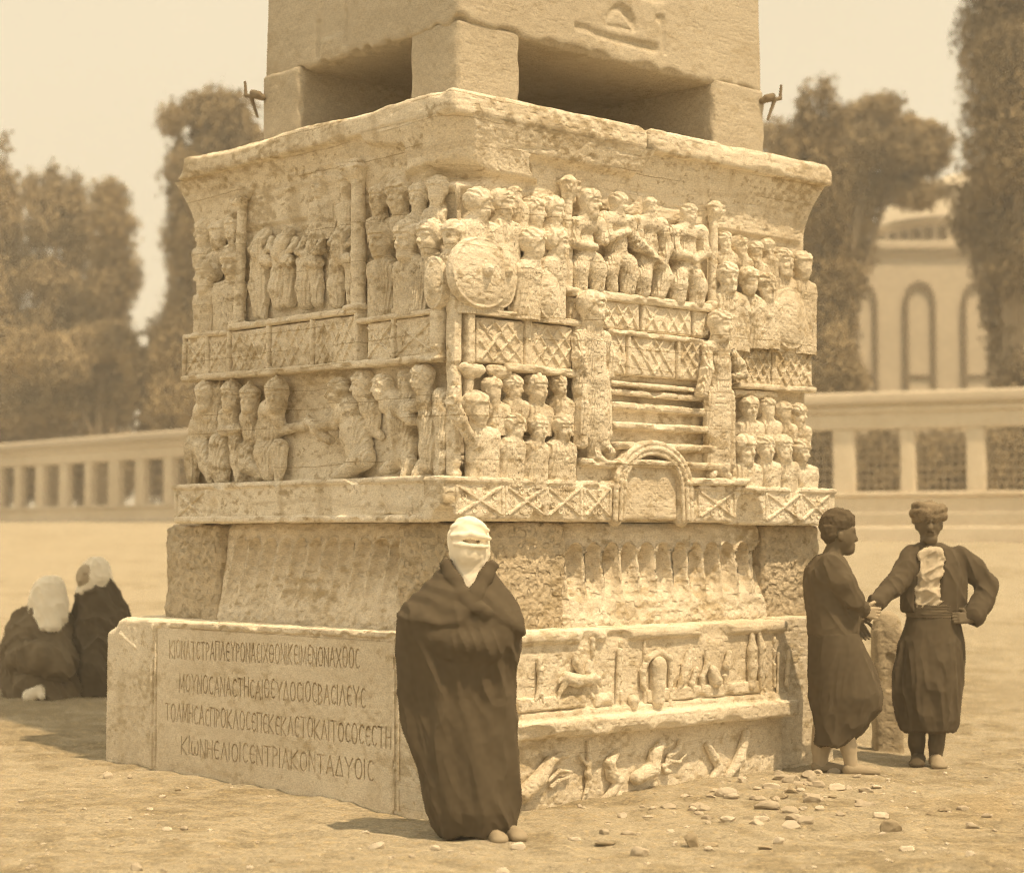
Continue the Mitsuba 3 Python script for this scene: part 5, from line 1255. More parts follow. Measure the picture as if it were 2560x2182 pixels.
R_ = Blob(.03); loft(R_, rows([(415, 350, 440), (440, 292, 460), (500, 250, 486), (560, 238, 505), (640, 240, 525), (720, 247, 540), (800, 254, 542), (872, 260, 530)], 400, 1640, 903, [(.09, 0), (.15, 0), (.175, 0), (.18, 0), (.175, 0), (.165, 0), (.16, 0), (.165, 0)]))
HB = np.array([2.235 - PX, .995, -.05])
R_.chain([(*nq(365, 475, .13), .072), (*nq(425, 570, .17), .066), (*nq(487, 665, .14), .058), (HB[0] - .06, HB[1] + .02, .0, .042)])
R_.chain([(*nq(390, 475, -.13), .07), (*nq(480, 620, -.17), .06), (*nq(520, 760, -.12), .05)])
put('jacket', stand(cloth(R_, .0085, .009, 8, .10, .5), PX, PY), 'cloth_brown', N)
Sk = Blob(.03); loft(Sk, rows([(855, 258, 532), (950, 262, 572), (1080, 265, 622), (1190, 268, 652), (1270, 272, 648), (1340, 285, 600), (1400, 290, 545), (1470, 288, 470)], 400, 1640, 903, [(.17, 0), (.185, 0), (.2, 0), (.205, 0), (.2, 0), (.19, 0), (.17, 0), (.15, 0)]))
put('robe', stand(cloth(Sk, .0095, .015, 5, .12, -.2, top=.9), PX, PY), 'cloth_dark', N)
Lg = Blob(.02).chain([(*nq(440, 1390, .07), .062), (*nq(462, 1480, .07), .05), (*nq(478, 1580, .07), .04)]).chain([(*nq(345, 1400, -.07), .07), (*nq(330, 1500, -.07), .056), (*nq(325, 1590, -.07), .046)])
put('legs', stand(Lg.mesh(.006), PX, PY), 'skin', N)
for x, z in ((470, .07), (315, -.07)):
    S_ = Blob(.02).cap(nq(x, 1606, z), nq(x + 150, 1622, z), .046, .026).box((-1, -.3, -1), (1, .002, 1), .004, cut=True)
    put('shoe', stand(S_.mesh(.006), PX, PY), 'leather', N)
put('hand', stand(hand(HB + np.array([-.055, .005, .02]), (1, -.12, -.35), (.3, 0, -1), -1, .45), PX, PY), 'skin', N)
put('hand', stand(hand(nq(530, 775, -.12), (.5, -.85, 0), (0, 0, 1), 1, .3), PX, PY), 'skin_dark', N)


# ---- two women sitting on the ground in the monument's shade
def sitter(label, x, y, veil, cloak, vd, cd, face, ox, oy, s, mat, extra=None, fc=True):
    K = thing('person', label, 'person')
    q = lambda px, py, z=0.0: ((px - ox) / s, (oy - py) / s, z)
    f = Blob(.02).ell(q(*face, .05), (.085, .11, .09)); nx, ny, nz = q(face[0] - 22, face[1], .12); f.cap((nx, ny + .01, nz), (nx - .006, ny - .03, nz + .018), .011, .015)
    for e in (-.034, .034): f.ell((nx + e, ny + .02, nz + .005), (.017, .01, .02), k=.008, cut=True); f.ell((nx + e, ny + .019, nz - .012), (.012, .009, .011), k=.004)
    f.cap((nx - .02, ny - .055, nz), (nx + .02, ny - .055, nz), .008)
    put('face', stand((lambda m: (m[0] - np.array([0, 0, .0 if fc else .05]), m[1]))(f.mesh(.006)), x, y), 'skin', K)
    v = Blob(.03); loft(v, rows(veil, ox, oy, s, vd)); v.ell(q(face[0] - 15, face[1] - 12, .15), (.045, .03, .07) if fc else (.001, .001, .001), k=.02, cut=True)
    put('veil', stand(cloth(v, .0085, .012, 3, .08, .5), x, y), 'cloth_white', K)
    c = Blob(.04); loft(c, rows(cloak, ox, oy, s, cd))
    if extra: c.chain([(*q(a, b, z), r) for a, b, z, r in extra])
    put('cloak', stand(cloth(c, .011, .030, 5, .12, .5), x, y), mat, K)
    return K, q


K1, q1 = sitter('seated woman in white veil and dark cloak leaning by the left corner of the base', -3.544, 16.45,
                [(293, 735, 830), (330, 690, 868), (400, 668, 888), (470, 655, 902), (520, 640, 895), (570, 622, 850)], [(478, 790, 905), (520, 700, 928), (600, 642, 962), (680, 632, 1000), (760, 634, 1035), (900, 642, 1050), (1050, 655, 1062), (1200, 672, 1075), (1370, 660, 1085)],
                [(.05, 0), (.09, 0), (.11, 0), (.12, .01), (.12, .01), (.09, .02)], [(.07, 0), (.12, 0), (.16, 0), (.18, 0), (.2, .02), (.24, .05), (.28, .1), (.3, .12), (.3, .14)], (708, 440), 800, 1365, 934, 'cloth_dark')
K2, q2 = sitter('seated woman in pale veil and brown cloak at the left edge', -3.98, 16.3,
                [(440, 405, 500), (480, 345, 545), (560, 305, 572), (650, 292, 596), (740, 315, 605), (820, 380, 585), (850, 430, 560)], [(690, 250, 420), (740, 185, 590), (850, 135, 650), (1000, 108, 705), (1150, 108, 745), (1300, 140, 770), (1370, 170, 770)],
                [(.05, 0), (.1, 0), (.125, .01), (.135, .02), (.14, .05), (.12, .1), (.08, .13)], [(.08, 0), (.14, 0), (.19, 0), (.23, .03), (.26, .06), (.28, .1), (.28, .12)], (455, 585), 400, 1345, 920, 'cloth_mid',
                fc=False, extra=[(300, 1050, .25, .12), (480, 1030, .38, .10), (600, 1120, .33, .10)])
Ft = Blob(.02).cap(q2(400, 1330, .42), q2(470, 1290, .40), .06, .045).cap(q2(470, 1290, .40), q2(500, 1330, .45), .04, .03)
put('foot', stand(Ft.mesh(.007), -3.98, 16.3), 'cloth_white', K2)

# ================================================================ GARDEN WALLS, TOMB AND TREES
def along(A, Bp):
    A, Bp = np.array(A, float), np.array(Bp, float); d = (Bp - A) / np.linalg.norm(Bp - A); n = np.array([d[1], -d[0]])
    if n[1] > 0: n = -n

    def to(vf):
        v, f = vf; xy = A + v[:, :1] * d + v[:, 1:2] * n
        flip = d[0] * n[1] - d[1] * n[0] < 0
        return np.stack([xy[:, 0], xy[:, 1], v[:, 2]], 1), (np.asarray(f)[:, ::-1] if flip else f)
    return to, np.linalg.norm(Bp - A)


def garden_wall(label, A, Bp, piers, grille):
    to, L = along(A, Bp); K = thing('garden_wall', label, 'wall', None)
    put('plinth', to(boxm((0, -.3, 0.3), (L, .02, 2.30), .02)), 'wall_stone', K)
    put('sill', to(boxm((0, -.32, 2.302), (L, .09, 2.40), .02)), 'wall_stone', K)
    put('footing', to(boxm((0, -.3, 0.2), (L, .14, 1.98), .03)), 'granite', K)
    put('kerb', to(boxm((0, .14, 0.2), (L, .75, 1.70), .04)), 'wall_stone', K)
    put('lintel', to(boxm((0, -.3, 3.66), (L, .02, 3.98), .015)), 'wall_stone', K)
    put('frieze', to(boxm((0, -.3, 3.983), (L, .07, 4.13), .02)), 'wall_stone', K)
    put('coping', to(boxm((0, -.36, 4.133), (L, .17, 4.40), .05)), 'plaster', K)
    for a, b in piers:
        put('pier', to(boxm((a, -.24, 2.402), (b, .0, 3.658), .025)), 'wall_stone', K)
    gaps = [(p[1], q[0]) for p, q in zip(piers[:-1], piers[1:])]
    for a, b in gaps:
        bars = [boxm((x - .011, -.135, 2.402), (x + .011, -.113, 3.657)) for x in np.arange(a + .09, b - .03, grille)] + [boxm((a, -.110, z - .011), (b, -.088, z + .011)) for z in np.arange(2.55, 3.62, grille)]
        if bars: put('window_grille', to(joined(*bars)), 'grille_iron', K, smooth=False)
    return K


garden_wall('long low stone wall with open piers left of the monument', (-19.5, 63.9), (0.2, 41.6), [(3.44, 3.92), (4.78, 5.27), (6.11, 6.58), (7.52, 8.03), (9.0, 9.52), (10.53, 10.95), (11.92, 12.53), (13.4, 13.9), (14.92, 15.42), (16.44, 16.94), (17.96, 18.46), (19.48, 19.98), (21.0, 21.5), (22.52, 23.02), (24.04, 24.54), (25.56, 26.06), (27.08, 27.58)], 0.30)
garden_wall('stone garden wall with grilled openings behind the two men', (0.4, 41.5), (26.0, 30.23), [(1.23, 1.68), (2.59, 3.04), (3.95, 4.4), (5.31, 5.76), (6.67, 7.12), (8.04, 8.34), (9.35, 9.72), (10.55, 10.85), (11.91, 12.21), (13.27, 13.57), (14.63, 14.93), (15.99, 16.29), (17.35, 17.65), (18.71, 19.01), (20.07, 20.37), (21.43, 21.73), (22.79, 23.09), (24.15, 24.45), (25.51, 25.81), (26.87, 27.17)], 0.155)


def arch_frame(cx, hw, y0, ys, yt, wd, depth):
    """A standing arched moulding; ys where the curve starts, yt its crown (slightly pointed)."""
    pts = [(cx - hw, y0), (cx - hw, ys)]
    for t in np.linspace(0, 1, 8)[1:-1]: pts.append((cx - hw * math.cos(t * np.pi / 2) ** .8, ys + (yt - ys) * math.sin(t * np.pi / 2)))
    pts.append((cx, yt + .03)); pts += [(2 * cx - a, b) for a, b in pts[-2::-1]]
    inner = [(cx + (a - cx) * (hw - wd) / hw, y0 if b == y0 else ys + (b - ys) * (hw - wd) / hw if b > ys else b) for a, b in pts]
    return prism(pts + inner[::-1], 0, depth), prism(inner, 0, depth * .25)


TB = thing('domed_tomb', 'pale domed stone tomb with arched windows rising behind the right garden wall', 'building')
put('wall', boxm((10.3, 62, 1.0), (17.4, 69, 10.62)), 'plaster', TB, smooth=False)
for a, b, y0, y1 in ((10.2, 17.5, 10.62, 10.80), (10.1, 17.6, 10.802, 11.12)): put('cornice', boxm((a, 62 - (10.3 - a), y0), (b, 69 + (10.3 - a), y1), .04), 'plaster', TB)
for cx in (11.36, 13.25, 15.14, 16.95)[:3]:
    (fv, ff), (gv, gf) = arch_frame(cx, .52, 5.6, 8.95, 9.78, .15, .12)
    k = put('window', (np.stack([fv[:, 0], 62 - fv[:, 2], fv[:, 1]], 1), ff), 'frame_shade', TB, smooth=False)
    put('blind_panel', (np.stack([gv[:, 0], 62.0 - gv[:, 2], gv[:, 1]], 1), gf), 'plaster', k, smooth=False)
    put('transom', boxm((cx - .36, 61.90, 6.62), (cx + .36, 61.965, 6.74)), 'frame_shade', k, smooth=False)
dv, df = lathe([(0, 11.1), (3.2, 11.1), (3.2, 11.95), (3.4, 11.98), (3.4, 12.12), (0, 12.12)], 8)
put('drum', (dv @ rot_z(math.pi / 8).T + np.array([15.7, 66.0, 0]), df), 'plaster', TB, smooth=False)
for i in range(20):
    a = math.radians(180 + 9 + 18 * i * .5); x, y = 15.7 + 3.12 * math.cos(a), 66.0 + 3.12 * math.sin(a)
    v, f = boxm((-.11, -.10, 11.28), (.11, .10, 11.80), .04); put('small_arch', (v @ rot_z(a + math.pi / 2).T + np.array([x, y, 0]), f), 'frame_shade', TB, smooth=False)
put('dome', (lambda m: (m[0] + np.array([15.7, 66.0, 0]), m[1]))(lathe([(3.35, 12.12), (3.0, 12.55), (2.3, 13.2), (1.4, 13.75), (.5, 14.02), (0, 14.06)], 32)), 'roof_lead', TB)



def leaves(centres, radii, n, size, seed, gap=0.42, shell=0.55, rag=0.75):
    r = np.random.default_rng(seed)
    C, Rr = np.array(centres, float), np.array(radii, float)
    if Rr.ndim == 1: Rr = np.repeat(Rr[:, None], 3, 1)
    w = Rr.prod(1) ** 0.72; pick = r.choice(len(C), n, p=w / w.sum())
    d = r.normal(size=(n, 3)); d /= np.linalg.norm(d, axis=1, keepdims=True)
    t = r.random(n) ** (1 / 3.0); t = np.where(r.random(n) < shell, 0.75 + 0.33 * r.random(n), t)
    t = t * (1 + rag * (meshkit.fbm(d * 2.6 + pick[:, None] * 7.3, 3, seed) - 0.5))
    p = C[pick] + d * t[:, None] * Rr[pick]
    p += 0.55 * size * r.normal(size=p.shape)
    g = meshkit.fbm(p / (size * 5.5) + seed, 2, seed)
    p = p[g > gap]; d = d[g > gap]
    n = len(p)
    nn = 0.8 * r.normal(size=(n, 3)) + 0.8 * d; nn /= np.linalg.norm(nn, axis=1, keepdims=True)
    a = np.cross(nn, r.normal(size=(n, 3))); a /= np.linalg.norm(a, axis=1, keepdims=True); b = np.cross(nn, a)
    s = size * r.uniform(.55, 1.25, n)[:, None]
    q = np.stack([p - a * s * .5, p + b * s * .30 + nn * s * .08, p + a * s * .5, p - b * s * .30 + nn * s * .08], 1).reshape(-1, 3)
    f = np.arange(4 * n).reshape(-1, 4)
    return q, np.vstack([f[:, :3], f[:, [0, 2, 3]]])


def tree(name, label, cat, x, y, clumps, n, size, mat, seed, gap=0.40, trunk=0.22, group=None):
    """clumps: (dx, dy, z, rx, rz); the trunk forks towards the biggest of them."""
    K = thing(name, label, cat, group); gz = float(ground_z(x, y))
    c = [(x + a, y + b, z) for a, b, z, _, _ in clumps]; rr = [(rx, rx * .9, rz) for *_, rx, rz in clumps]
    ico = trimesh.creation.icosphere(subdivisions=3); iv, cores = np.array(ico.vertices), []
    for cc, r_ in zip(c, rr):  # shaded inner mass of each bough, its surface broken up by the leaves round it
        if min(r_) > 0.35: cores.append((np.array(cc) + iv * np.array(r_) * .62 * (1 + 1.3 * (meshkit.fbm(iv * 3.2 + cc[0] + cc[2], 4, seed)[:, None] - .5)), ico.faces))
    put('crown', joined(leaves(c, rr, int(n * 1.7), size * .72, seed, gap - .03, rag=0.3 if name == 'cypress_tree' else 0.75), *cores), mat, K, smooth=False)
    top = max(z for *_, z in [(0, 0, q[2]) for q in clumps])
    tr = [tube([(x, y, gz - .3), (x + .06, y, gz + 1.2), (x - .05, y + .05, (gz + top) / 2), (x, y, top)], [trunk * 1.25, trunk, trunk * .6, trunk * .15], 9)]
    order = sorted(range(len(c)), key=lambda i: -rr[i][0])[:7]
    for i in order:
        p = np.array(c[i]); s0 = np.array([x, y, gz + .45 * max(p[2] - gz, 1)])
        if abs(p[0] - x) > 2.2: continue
        tr.append(tube([s0, s0 * .5 + p * .5 + np.array([0, 0, -.15]), p], [trunk * .5, trunk * .33, trunk * .1], 6))
    put('trunk', joined(*tr), 'bark', K)
    return K


tree('cypress_tree', 'tall pointed cypress at the left edge of the picture', 'tree', -17.6, 66, [(-0.08, -0.06, 14.91, 0.15, 0.65),(-0.06, 0.02, 14.3, 0.31, 0.82),(0.01, -0.09, 13.43, 0.48, 1.02),(-0.01, 0.09, 12.4, 0.65, 1.19),(0.01, 0.14, 10.84, 0.82, 1.53),(-0.05, -0.62, 9.12, 1.02, 1.7),(-0.11, -0.76, 7.4, 1.11, 1.7),(-0.26, 0.56, 5.69, 1.19, 1.53)], 12000, 0.26, 'leaf_pale', 1, gap=0.32, trunk=0.22, group=None)
tree('cypress_tree', 'broad many-tipped pale cypress beside the pointed one at far left', 'tree', -15.55, 65, [(-0.87, -0.05, 13.56, 0.15, 0.44),(-0.82, -0.15, 12.91, 0.4, 0.74),(-0.23, 0.12, 13.9, 0.17, 0.5),(-0.15, -0.02, 13.17, 0.47, 0.77),(0.56, 0.07, 13.56, 0.15, 0.47),(0.6, -0.01, 12.91, 0.44, 0.74),(-0.07, 0.12, 12.23, 0.6, 0.84),(-0.52, -0.26, 11.89, 0.54, 0.74),(0.74, 0.08, 12.23, 0.44, 0.7),(0.58, 0.3, 11.38, 0.59, 1.01),(-0.59, 0.03, 10.36, 0.84, 0.84),(0.43, 0.34, 9.68, 1.01, 1.17),(-0.39, 0.32, 8.33, 1.34, 1.17),(0.63, -0.82, 6.97, 1.34, 1.34),(-0.87, 0.48, 6.3, 1.34, 1.34)], 18000, 0.26, 'leaf_pale', 2, gap=0.38, trunk=0.22, group=None)
tree('cypress_tree', 'round-headed knobbly cypress left of the monument', 'tree', -13.21, 63, [(-0.14, 0.08, 12.73, 0.59, 0.59),(-0.08, -0.19, 11.9, 0.68, 0.81),(0.63, -0.19, 11.57, 0.29, 0.49),(-0.15, 0.37, 10.75, 0.72, 0.98),(0.6, -0.01, 10.09, 0.36, 0.68),(-0.22, 0.26, 9.59, 0.85, 1.14),(-0.45, 0.52, 8.12, 0.98, 1.14),(-0.59, 0.29, 6.48, 0.98, 1.3)], 9000, 0.24, 'leaf_mid', 3, gap=0.36, trunk=0.22, group=None)
tree('broadleaf_tree', 'tall dense tree rising behind the left end of the cornice', 'tree', -9.27, 57, [(-0.19, 0.35, 14.2, 0.59, 0.71),(0.41, -0.1, 14.28, 0.66, 0.68),(1.0, 0.22, 14.2, 0.53, 0.65),(-0.93, -0.03, 13.98, 0.41, 0.5),(0.12, 0.72, 13.15, 1.18, 0.88),(1.31, 0.31, 13.45, 0.59, 0.88),(-0.39, -0.43, 11.96, 0.77, 1.03),(0.28, -0.6, 11.06, 1.18, 1.18),(-0.52, -0.23, 10.16, 0.59, 1.18),(0.15, 0.72, 9.27, 1.1, 1.32),(-0.65, -0.05, 8.08, 0.59, 0.88),(-0.13, 0.21, 7.19, 1.18, 1.32),(-0.94, -0.14, 6.89, 0.52, 0.88),(-0.11, 0.01, 5.41, 1.32, 1.32)], 26000, 0.24, 'leaf_mid', 4, gap=0.42, trunk=0.22, group=None)
tree('broadleaf_tree', 'low spreading tree over the left garden wall', 'tree', -12.94, 60, [(-2.23, -0.17, 7.18, 1.08, 0.93),(-0.99, -0.23, 6.86, 1.08, 0.93),(0.09, 0.11, 7.49, 0.93, 0.85),(1.03, 0.1, 7.02, 0.85, 0.93),(1.66, 0.4, 6.55, 0.7, 0.93),(1.8, 0.12, 7.64, 0.46, 0.7),(0.73, 0.74, 5.93, 1.24, 0.93),(-1.28, 0.69, 5.62, 1.39, 0.77),(-2.68, 0.74, 5.46, 1.08, 0.77),(1.83, 0.22, 5.31, 0.93, 0.77)], 17000, 0.24, 'leaf_pale', 5, gap=0.43, trunk=0.22, group=None)
tree('cypress_tree', 'dark twin-tipped cypress right of the cornice', 'tree', 7.69, 48, [(-0.28, -0.09, 12.39, 0.2, 0.56),(0.28, 0.11, 12.7, 0.22, 0.5),(0.5, 0.18, 12.07, 0.27, 0.45),(-0.01, 0.32, 11.69, 0.57, 0.62),(-0.64, 0.05, 11.31, 0.5, 0.62),(0.11, 0.22, 10.81, 0.74, 0.74),(-0.02, -0.33, 9.8, 0.82, 0.87),(0.03, 0.4, 8.8, 0.87, 0.99),(0.15, 0.09, 7.79, 0.87, 0.99),(0.2, -0.23, 6.79, 0.77, 0.99),(0.13, -0.44, 5.79, 0.72, 0.87),(0.06, 0.37, 4.79, 0.74, 0.74)], 17000, 0.2, 'leaf_dark', 6, gap=0.33, trunk=0.22, group=None)
tree('broadleaf_tree', 'broad drooping tree reaching over the domed tomb', 'tree', 9.14, 54, [(0.78, 0.38, 13.39, 0.56, 0.47),(1.34, -0.36, 13.61, 0.63, 0.42),(2.18, 0.27, 13.25, 0.63, 0.42),(2.74, -0.05, 13.11, 0.39, 0.42),(0.91, -0.41, 12.54, 0.84, 0.63),(1.89, -0.28, 12.4, 0.98, 0.63),(2.87, 0.18, 12.26, 0.49, 0.36),(1.32, 0.51, 11.55, 0.98, 0.56),(2.3, -0.4, 11.12, 0.63, 0.42),(3.0, 0.05, 11.33, 0.31, 0.2),(3.09, -0.2, 12.68, 0.31, 0.25),(0.75, 0.19, 11.12, 0.63, 0.56),(0.48, -0.13, 11.97, 0.56, 0.84),(0.89, 0.27, 10.41, 0.5, 0.56),(0.67, 0.38, 9.71, 0.56, 0.77),(0.48, 0.0, 8.86, 0.45, 0.84),(2.66, 0.29, 11.83, 0.42, 0.28)], 20000, 0.2, 'leaf_mid', 7, gap=0.4, trunk=0.22, group=None)
tree('shrub', 'small pale bush on the wall beside the right end of the carved block', 'shrub', 7.53, 44, [(0.04, -0.1, 5.49, 0.39, 0.45),(0.32, -0.18, 5.09, 0.3, 0.34),(-0.25, 0.05, 5.15, 0.34, 0.4),(-0.07, -0.15, 6.01, 0.23, 0.34)], 2600, 0.18, 'leaf_pale', 8, gap=0.42, trunk=0.08, group=None)
tree('cypress_tree', 'huge dark cypress along the right edge of the picture', 'tree', 12.14, 46, [(0.23, -0.4, 17.73, 0.95, 1.66),(0.2, -0.17, 15.53, 1.31, 1.66),(0.03, 0.2, 13.82, 1.28, 1.43),(0.04, -0.66, 12.36, 1.38, 1.43),(-0.08, -0.85, 10.9, 1.33, 1.43),(-0.08, 0.67, 9.46, 1.31, 1.31),(0.0, -0.28, 8.25, 1.09, 1.07),(0.13, 0.55, 7.29, 0.86, 0.95),(0.14, 0.43, 6.33, 0.78, 0.89),(0.15, -0.13, 5.13, 0.76, 0.95)], 30000, 0.2, 'leaf_dark', 9, gap=0.28, trunk=0.45, group=None)
tree('broadleaf_tree', 'tree mostly hidden behind the right end of the obelisk', 'tree', 7.69, 58, [(0.23, -0.03, 13.66, 0.6, 0.6),(0.38, 0.03, 12.6, 0.9, 0.9),(-0.08, 0.21, 11.53, 1.05, 1.05),(0.21, 0.14, 10.01, 1.05, 1.2),(-0.71, 0.11, 8.8, 1.35, 1.35),(0.19, 0.2, 7.29, 1.2, 1.5)], 9000, 0.24, 'leaf_mid', 10, gap=0.4, trunk=0.22, group=None)
tree('broadleaf_tree', 'dark tree seen through the openings of the left wall', 'tree', -15.07, 67, [(-2.52, 0.85, 4.1, 1.38, 1.3),(-0.79, 0.01, 4.02, 1.38, 1.3),(0.94, -0.13, 4.1, 1.38, 1.3),(2.67, 0.43, 4.19, 1.38, 1.38),(-3.9, -0.38, 4.1, 1.04, 1.3),(3.71, -0.29, 4.19, 1.04, 1.3)], 14000, 0.3, 'leaf_dark', 11, gap=0.3, trunk=0.22, group=None)
tree('hedge_bush', 'dark bush seen through the grilles of the right wall', 'shrub', 9.36, 45, [(-1.76, 0.54, 3.13, 0.81, 0.99),(-0.6, 0.02, 3.07, 0.81, 0.99),(0.57, 0.06, 3.07, 0.93, 0.93),(1.73, -0.64, 3.07, 0.93, 0.99),(2.78, -0.1, 3.13, 0.81, 0.99),(-2.8, 0.09, 3.13, 0.81, 0.99)], 9000, 0.22, 'leaf_dark', 12, gap=0.32, trunk=0.22, group=None)
tree('broadleaf_tree', 'spreading tree outside the right edge of the picture, behind the garden wall', 'tree', 19.5, 44, [(0, 0, 7.5, 2.2, 1.8), (1.6, 0.5, 6.2, 1.8, 1.6), (-1.7, -0.4, 5.9, 1.7, 1.5), (0.3, 0, 5.0, 2.4, 1.6)], 9000, 0.22, 'leaf_mid', 13, gap=0.4, trunk=0.25, group=None)
tree('broadleaf_tree', 'farther tree outside the right edge of the picture, behind the garden wall', 'tree', 26, 40, [(0, 0, 7.0, 2.4, 1.9), (2.0, 0.5, 5.7, 1.9, 1.6), (-1.9, -0.4, 5.5, 1.8, 1.5)], 8000, 0.22, 'leaf_mid', 14, gap=0.4, trunk=0.25, group=None)


# ================================================================ STONES AND PEBBLES
def rock(x, y, w, hgt, seed, flat=False):
    t = trimesh.creation.icosphere(subdivisions=3); v = np.array(t.vertices); r = np.random.default_rng(seed)
    for _ in range(9):
        d = r.normal(size=3); d /= np.linalg.norm(d); o = r.uniform(.5, .82); s = np.maximum(v @ d - o, 0); v = v - s[:, None] * d * .92
    v = v * (1 + .30 * (meshkit.fbm(v * 1.6 + seed, 3, seed)[:, None] - .5)); v = v + .05 * (meshkit.noise(v * 7 + seed, seed)[:, None] - .5) * v
    v = v @ rot_z(r.uniform(0, 6)).T
    v = v * np.array([w / 2, w / 2 * r.uniform(.6, .95), hgt * .62])
    v = v @ rot_x(r.uniform(-.25, .25)).T
    return v + np.array([x, y, float(ground_z(x, y)) + hgt * .22]), np.array(t.faces)


STONES = [(0.036, 9.376, 0.085, 0.051, 'p', 'pale stone at the foot of the veiled woman'),
(0.588, 10.329, 0.056, 0.039, 'p', 'white angular stone below the fallen chariot reliefs'),
(0.46,9.726,0.058,0.04,'m',None),
(0.312,9.56,0.077,0.019,'p',None),
(0.611, 9.108, 0.106, 0.063, 'm', 'jagged two-lobed stone at the bottom centre'),
(0.875, 9.372, 0.091, 0.077, 'd', 'dark lumpy clod with twigs at the bottom right of centre'),
(0.965,9.434,0.08,0.024,'d',None),
(0.947,9.258,0.054,0.027,'p',None),
(1.302, 9.428, 0.063, 0.044, 'p', 'smooth rounded pale stone on bare dirt, right of the dark clod'),
(1.222,9.325,0.077,0.023,'d',None),
(1.321,10.223,0.095,0.038,'p',None),
(1.264,9.986,0.085,0.043,'p',None),
(1.12,10.012,0.101,0.035,'p',None),
(1.508,10.248,0.126,0.05,'m',None),
(1.537,10.056,0.099,0.049,'m',None),
(1.445,9.98,0.108,0.038,'p',None),
(1.964,10.301,0.096,0.043,'p',None),
(1.938, 9.894, 0.115, 0.086, 'd', 'tall dark broken stump-like rock at lower right'),
(1.863,9.724,0.05,0.02,'p',None),
(1.9,9.26,0.086,0.026,'p',None),
(2.391,10.04,0.083,0.041,'m',None),
(2.119,8.956,0.053,0.027,'p',None),
(0.46,9.469,0.11,0.022,'d',None),
(0.982,10.515,0.068,0.027,'p',None),
(1.682,10.559,0.057,0.029,'p',None),
(1.394,10.576,0.15,0.053,'m',None),
(0.582,9.678,0.075,0.026,'m',None),
(0.72,10.231,0.066,0.02,'p',None),
(0.802,9.802,0.053,0.021,'p',None),
(1.034,10.235,0.066,0.033,'m',None),
(1.942,10.614,0.123,0.037,'m',None),
(1.759,10.337,0.056,0.028,'m',None),
(0.797,9.447,0.037,0.018,'p',None),
(2.362,10.549,0.082,0.033,'d',None),
(2.465,10.586,0.082,0.033,'m',None),
(2.54,10.34,0.067,0.027,'m',None),
(2.237,10.349,0.061,0.031,'d',None),
(-2.475, 11.81, 0.068, 0.048, 'p', 'small white stone alone in front of the inscription, leftmost'),
(-2.331,11.77,0.042,0.025,'m',None),
(-1.114, 11.58, 0.093, 0.032, 'p', 'flat white stone near the foot of the inscription'),
(-1.452,12.219,0.049,0.034,'m',None),
(-0.697,10.789,0.057,0.037,'p',None),
(-1.77,9.915,0.053,0.026,'p',None),
(-1.678,9.898,0.046,0.028,'m',None),
(-0.651, 9.337, 0.095, 0.043, 'p', 'flat pale stone below the shadow of the veiled woman'),
(-0.367,9.23,0.051,0.031,'p',None),
(-0.04,8.707,0.075,0.045,'p',None),
(-1.704,8.772,0.078,0.035,'m',None),
(-1.563,8.682,0.04,0.024,'m',None),
(-1.19,8.757,0.041,0.02,'p',None),
(-1.762,12.609,0.034,0.02,'p',None),
(-1.996,11.034,0.049,0.02,'p',None),
(-1.106,8.919,0.038,0.019,'d',None),
(-1.954,11.278,0.04,0.02,'d',None),
(-1.395,9.044,0.06,0.015,'d',None),
(-1.977,10.549,0.047,0.016,'p',None),
(-1.834,12.39,0.082,0.025,'p',None),
(-1.665,9.563,0.028,0.014,'d',None),
(-0.287,9.176,0.031,0.015,'p',None),
(-0.472,9.052,0.034,0.017,'m',None),
(-2.327,10.506,0.035,0.017,'p',None),
(-0.742,9.794,0.043,0.017,'p',None),
(1.241,10.885,0.093,0.046,'p',None),
(1.36,11.357,0.075,0.037,'p',None),
(1.209,11.141,0.064,0.032,'p',None),
(1.865,11.736,0.08,0.04,'m',None),
(1.994,11.947,0.085,0.047,'p',None),
(1.628,11.807,0.075,0.037,'m',None),
(1.695,10.837,0.062,0.031,'p',None),
(1.683,10.576,0.055,0.028,'p',None),
(1.96,11.258,0.053,0.026,'p',None),
(0.988,10.534,0.061,0.024,'p',None),
(0.588,10.342,0.051,0.038,'p',None),
(1.59, 10.996, 0.091, 0.045, 'd', 'dark heap of broken stone among the rubble right of centre'),
(1.669,11.125,0.076,0.038,'d',None),
(1.523,10.891,0.069,0.031,'d',None),
(1.679,10.94,0.066,0.033,'m',None),
(1.118,10.844,0.057,0.028,'m',None),
(1.368,10.841,0.074,0.03,'m',None),
(1.394,10.647,0.067,0.024,'p',None),
(1.043,10.255,0.056,0.023,'d',None),
(1.807,10.909,0.06,0.024,'d',None),
(1.493,11.224,0.062,0.031,'m',None),
(1.636,11.365,0.069,0.034,'m',None),
(1.426,11.175,0.061,0.028,'p',None),
(0.768,10.501,0.043,0.022,'p',None),
(0.376,10.721,0.038,0.023,'p',None),
(0.972,10.855,0.06,0.024,'p',None),
(2.09,11.652,0.064,0.026,'m',None),
(1.596,10.593,0.049,0.025,'p',None),
(1.474,10.859,0.045,0.022,'d',None)]


rr2 = np.random.default_rng(77)
for _ in range(34):  # more rubble heaped where the reliefs meet the earth
    u_ = rr2.uniform(0.8, 2.35); d_ = 0.62 + abs(rr2.normal(0, .42)); q_ = CORNER + u_ * AX - d_ * BX
    w_ = rr2.uniform(.035, .13); STONES.append((float(q_[0]), float(q_[1]), w_, w_ * rr2.uniform(.3, .55), 'pmm'[rr2.integers(3)], None))

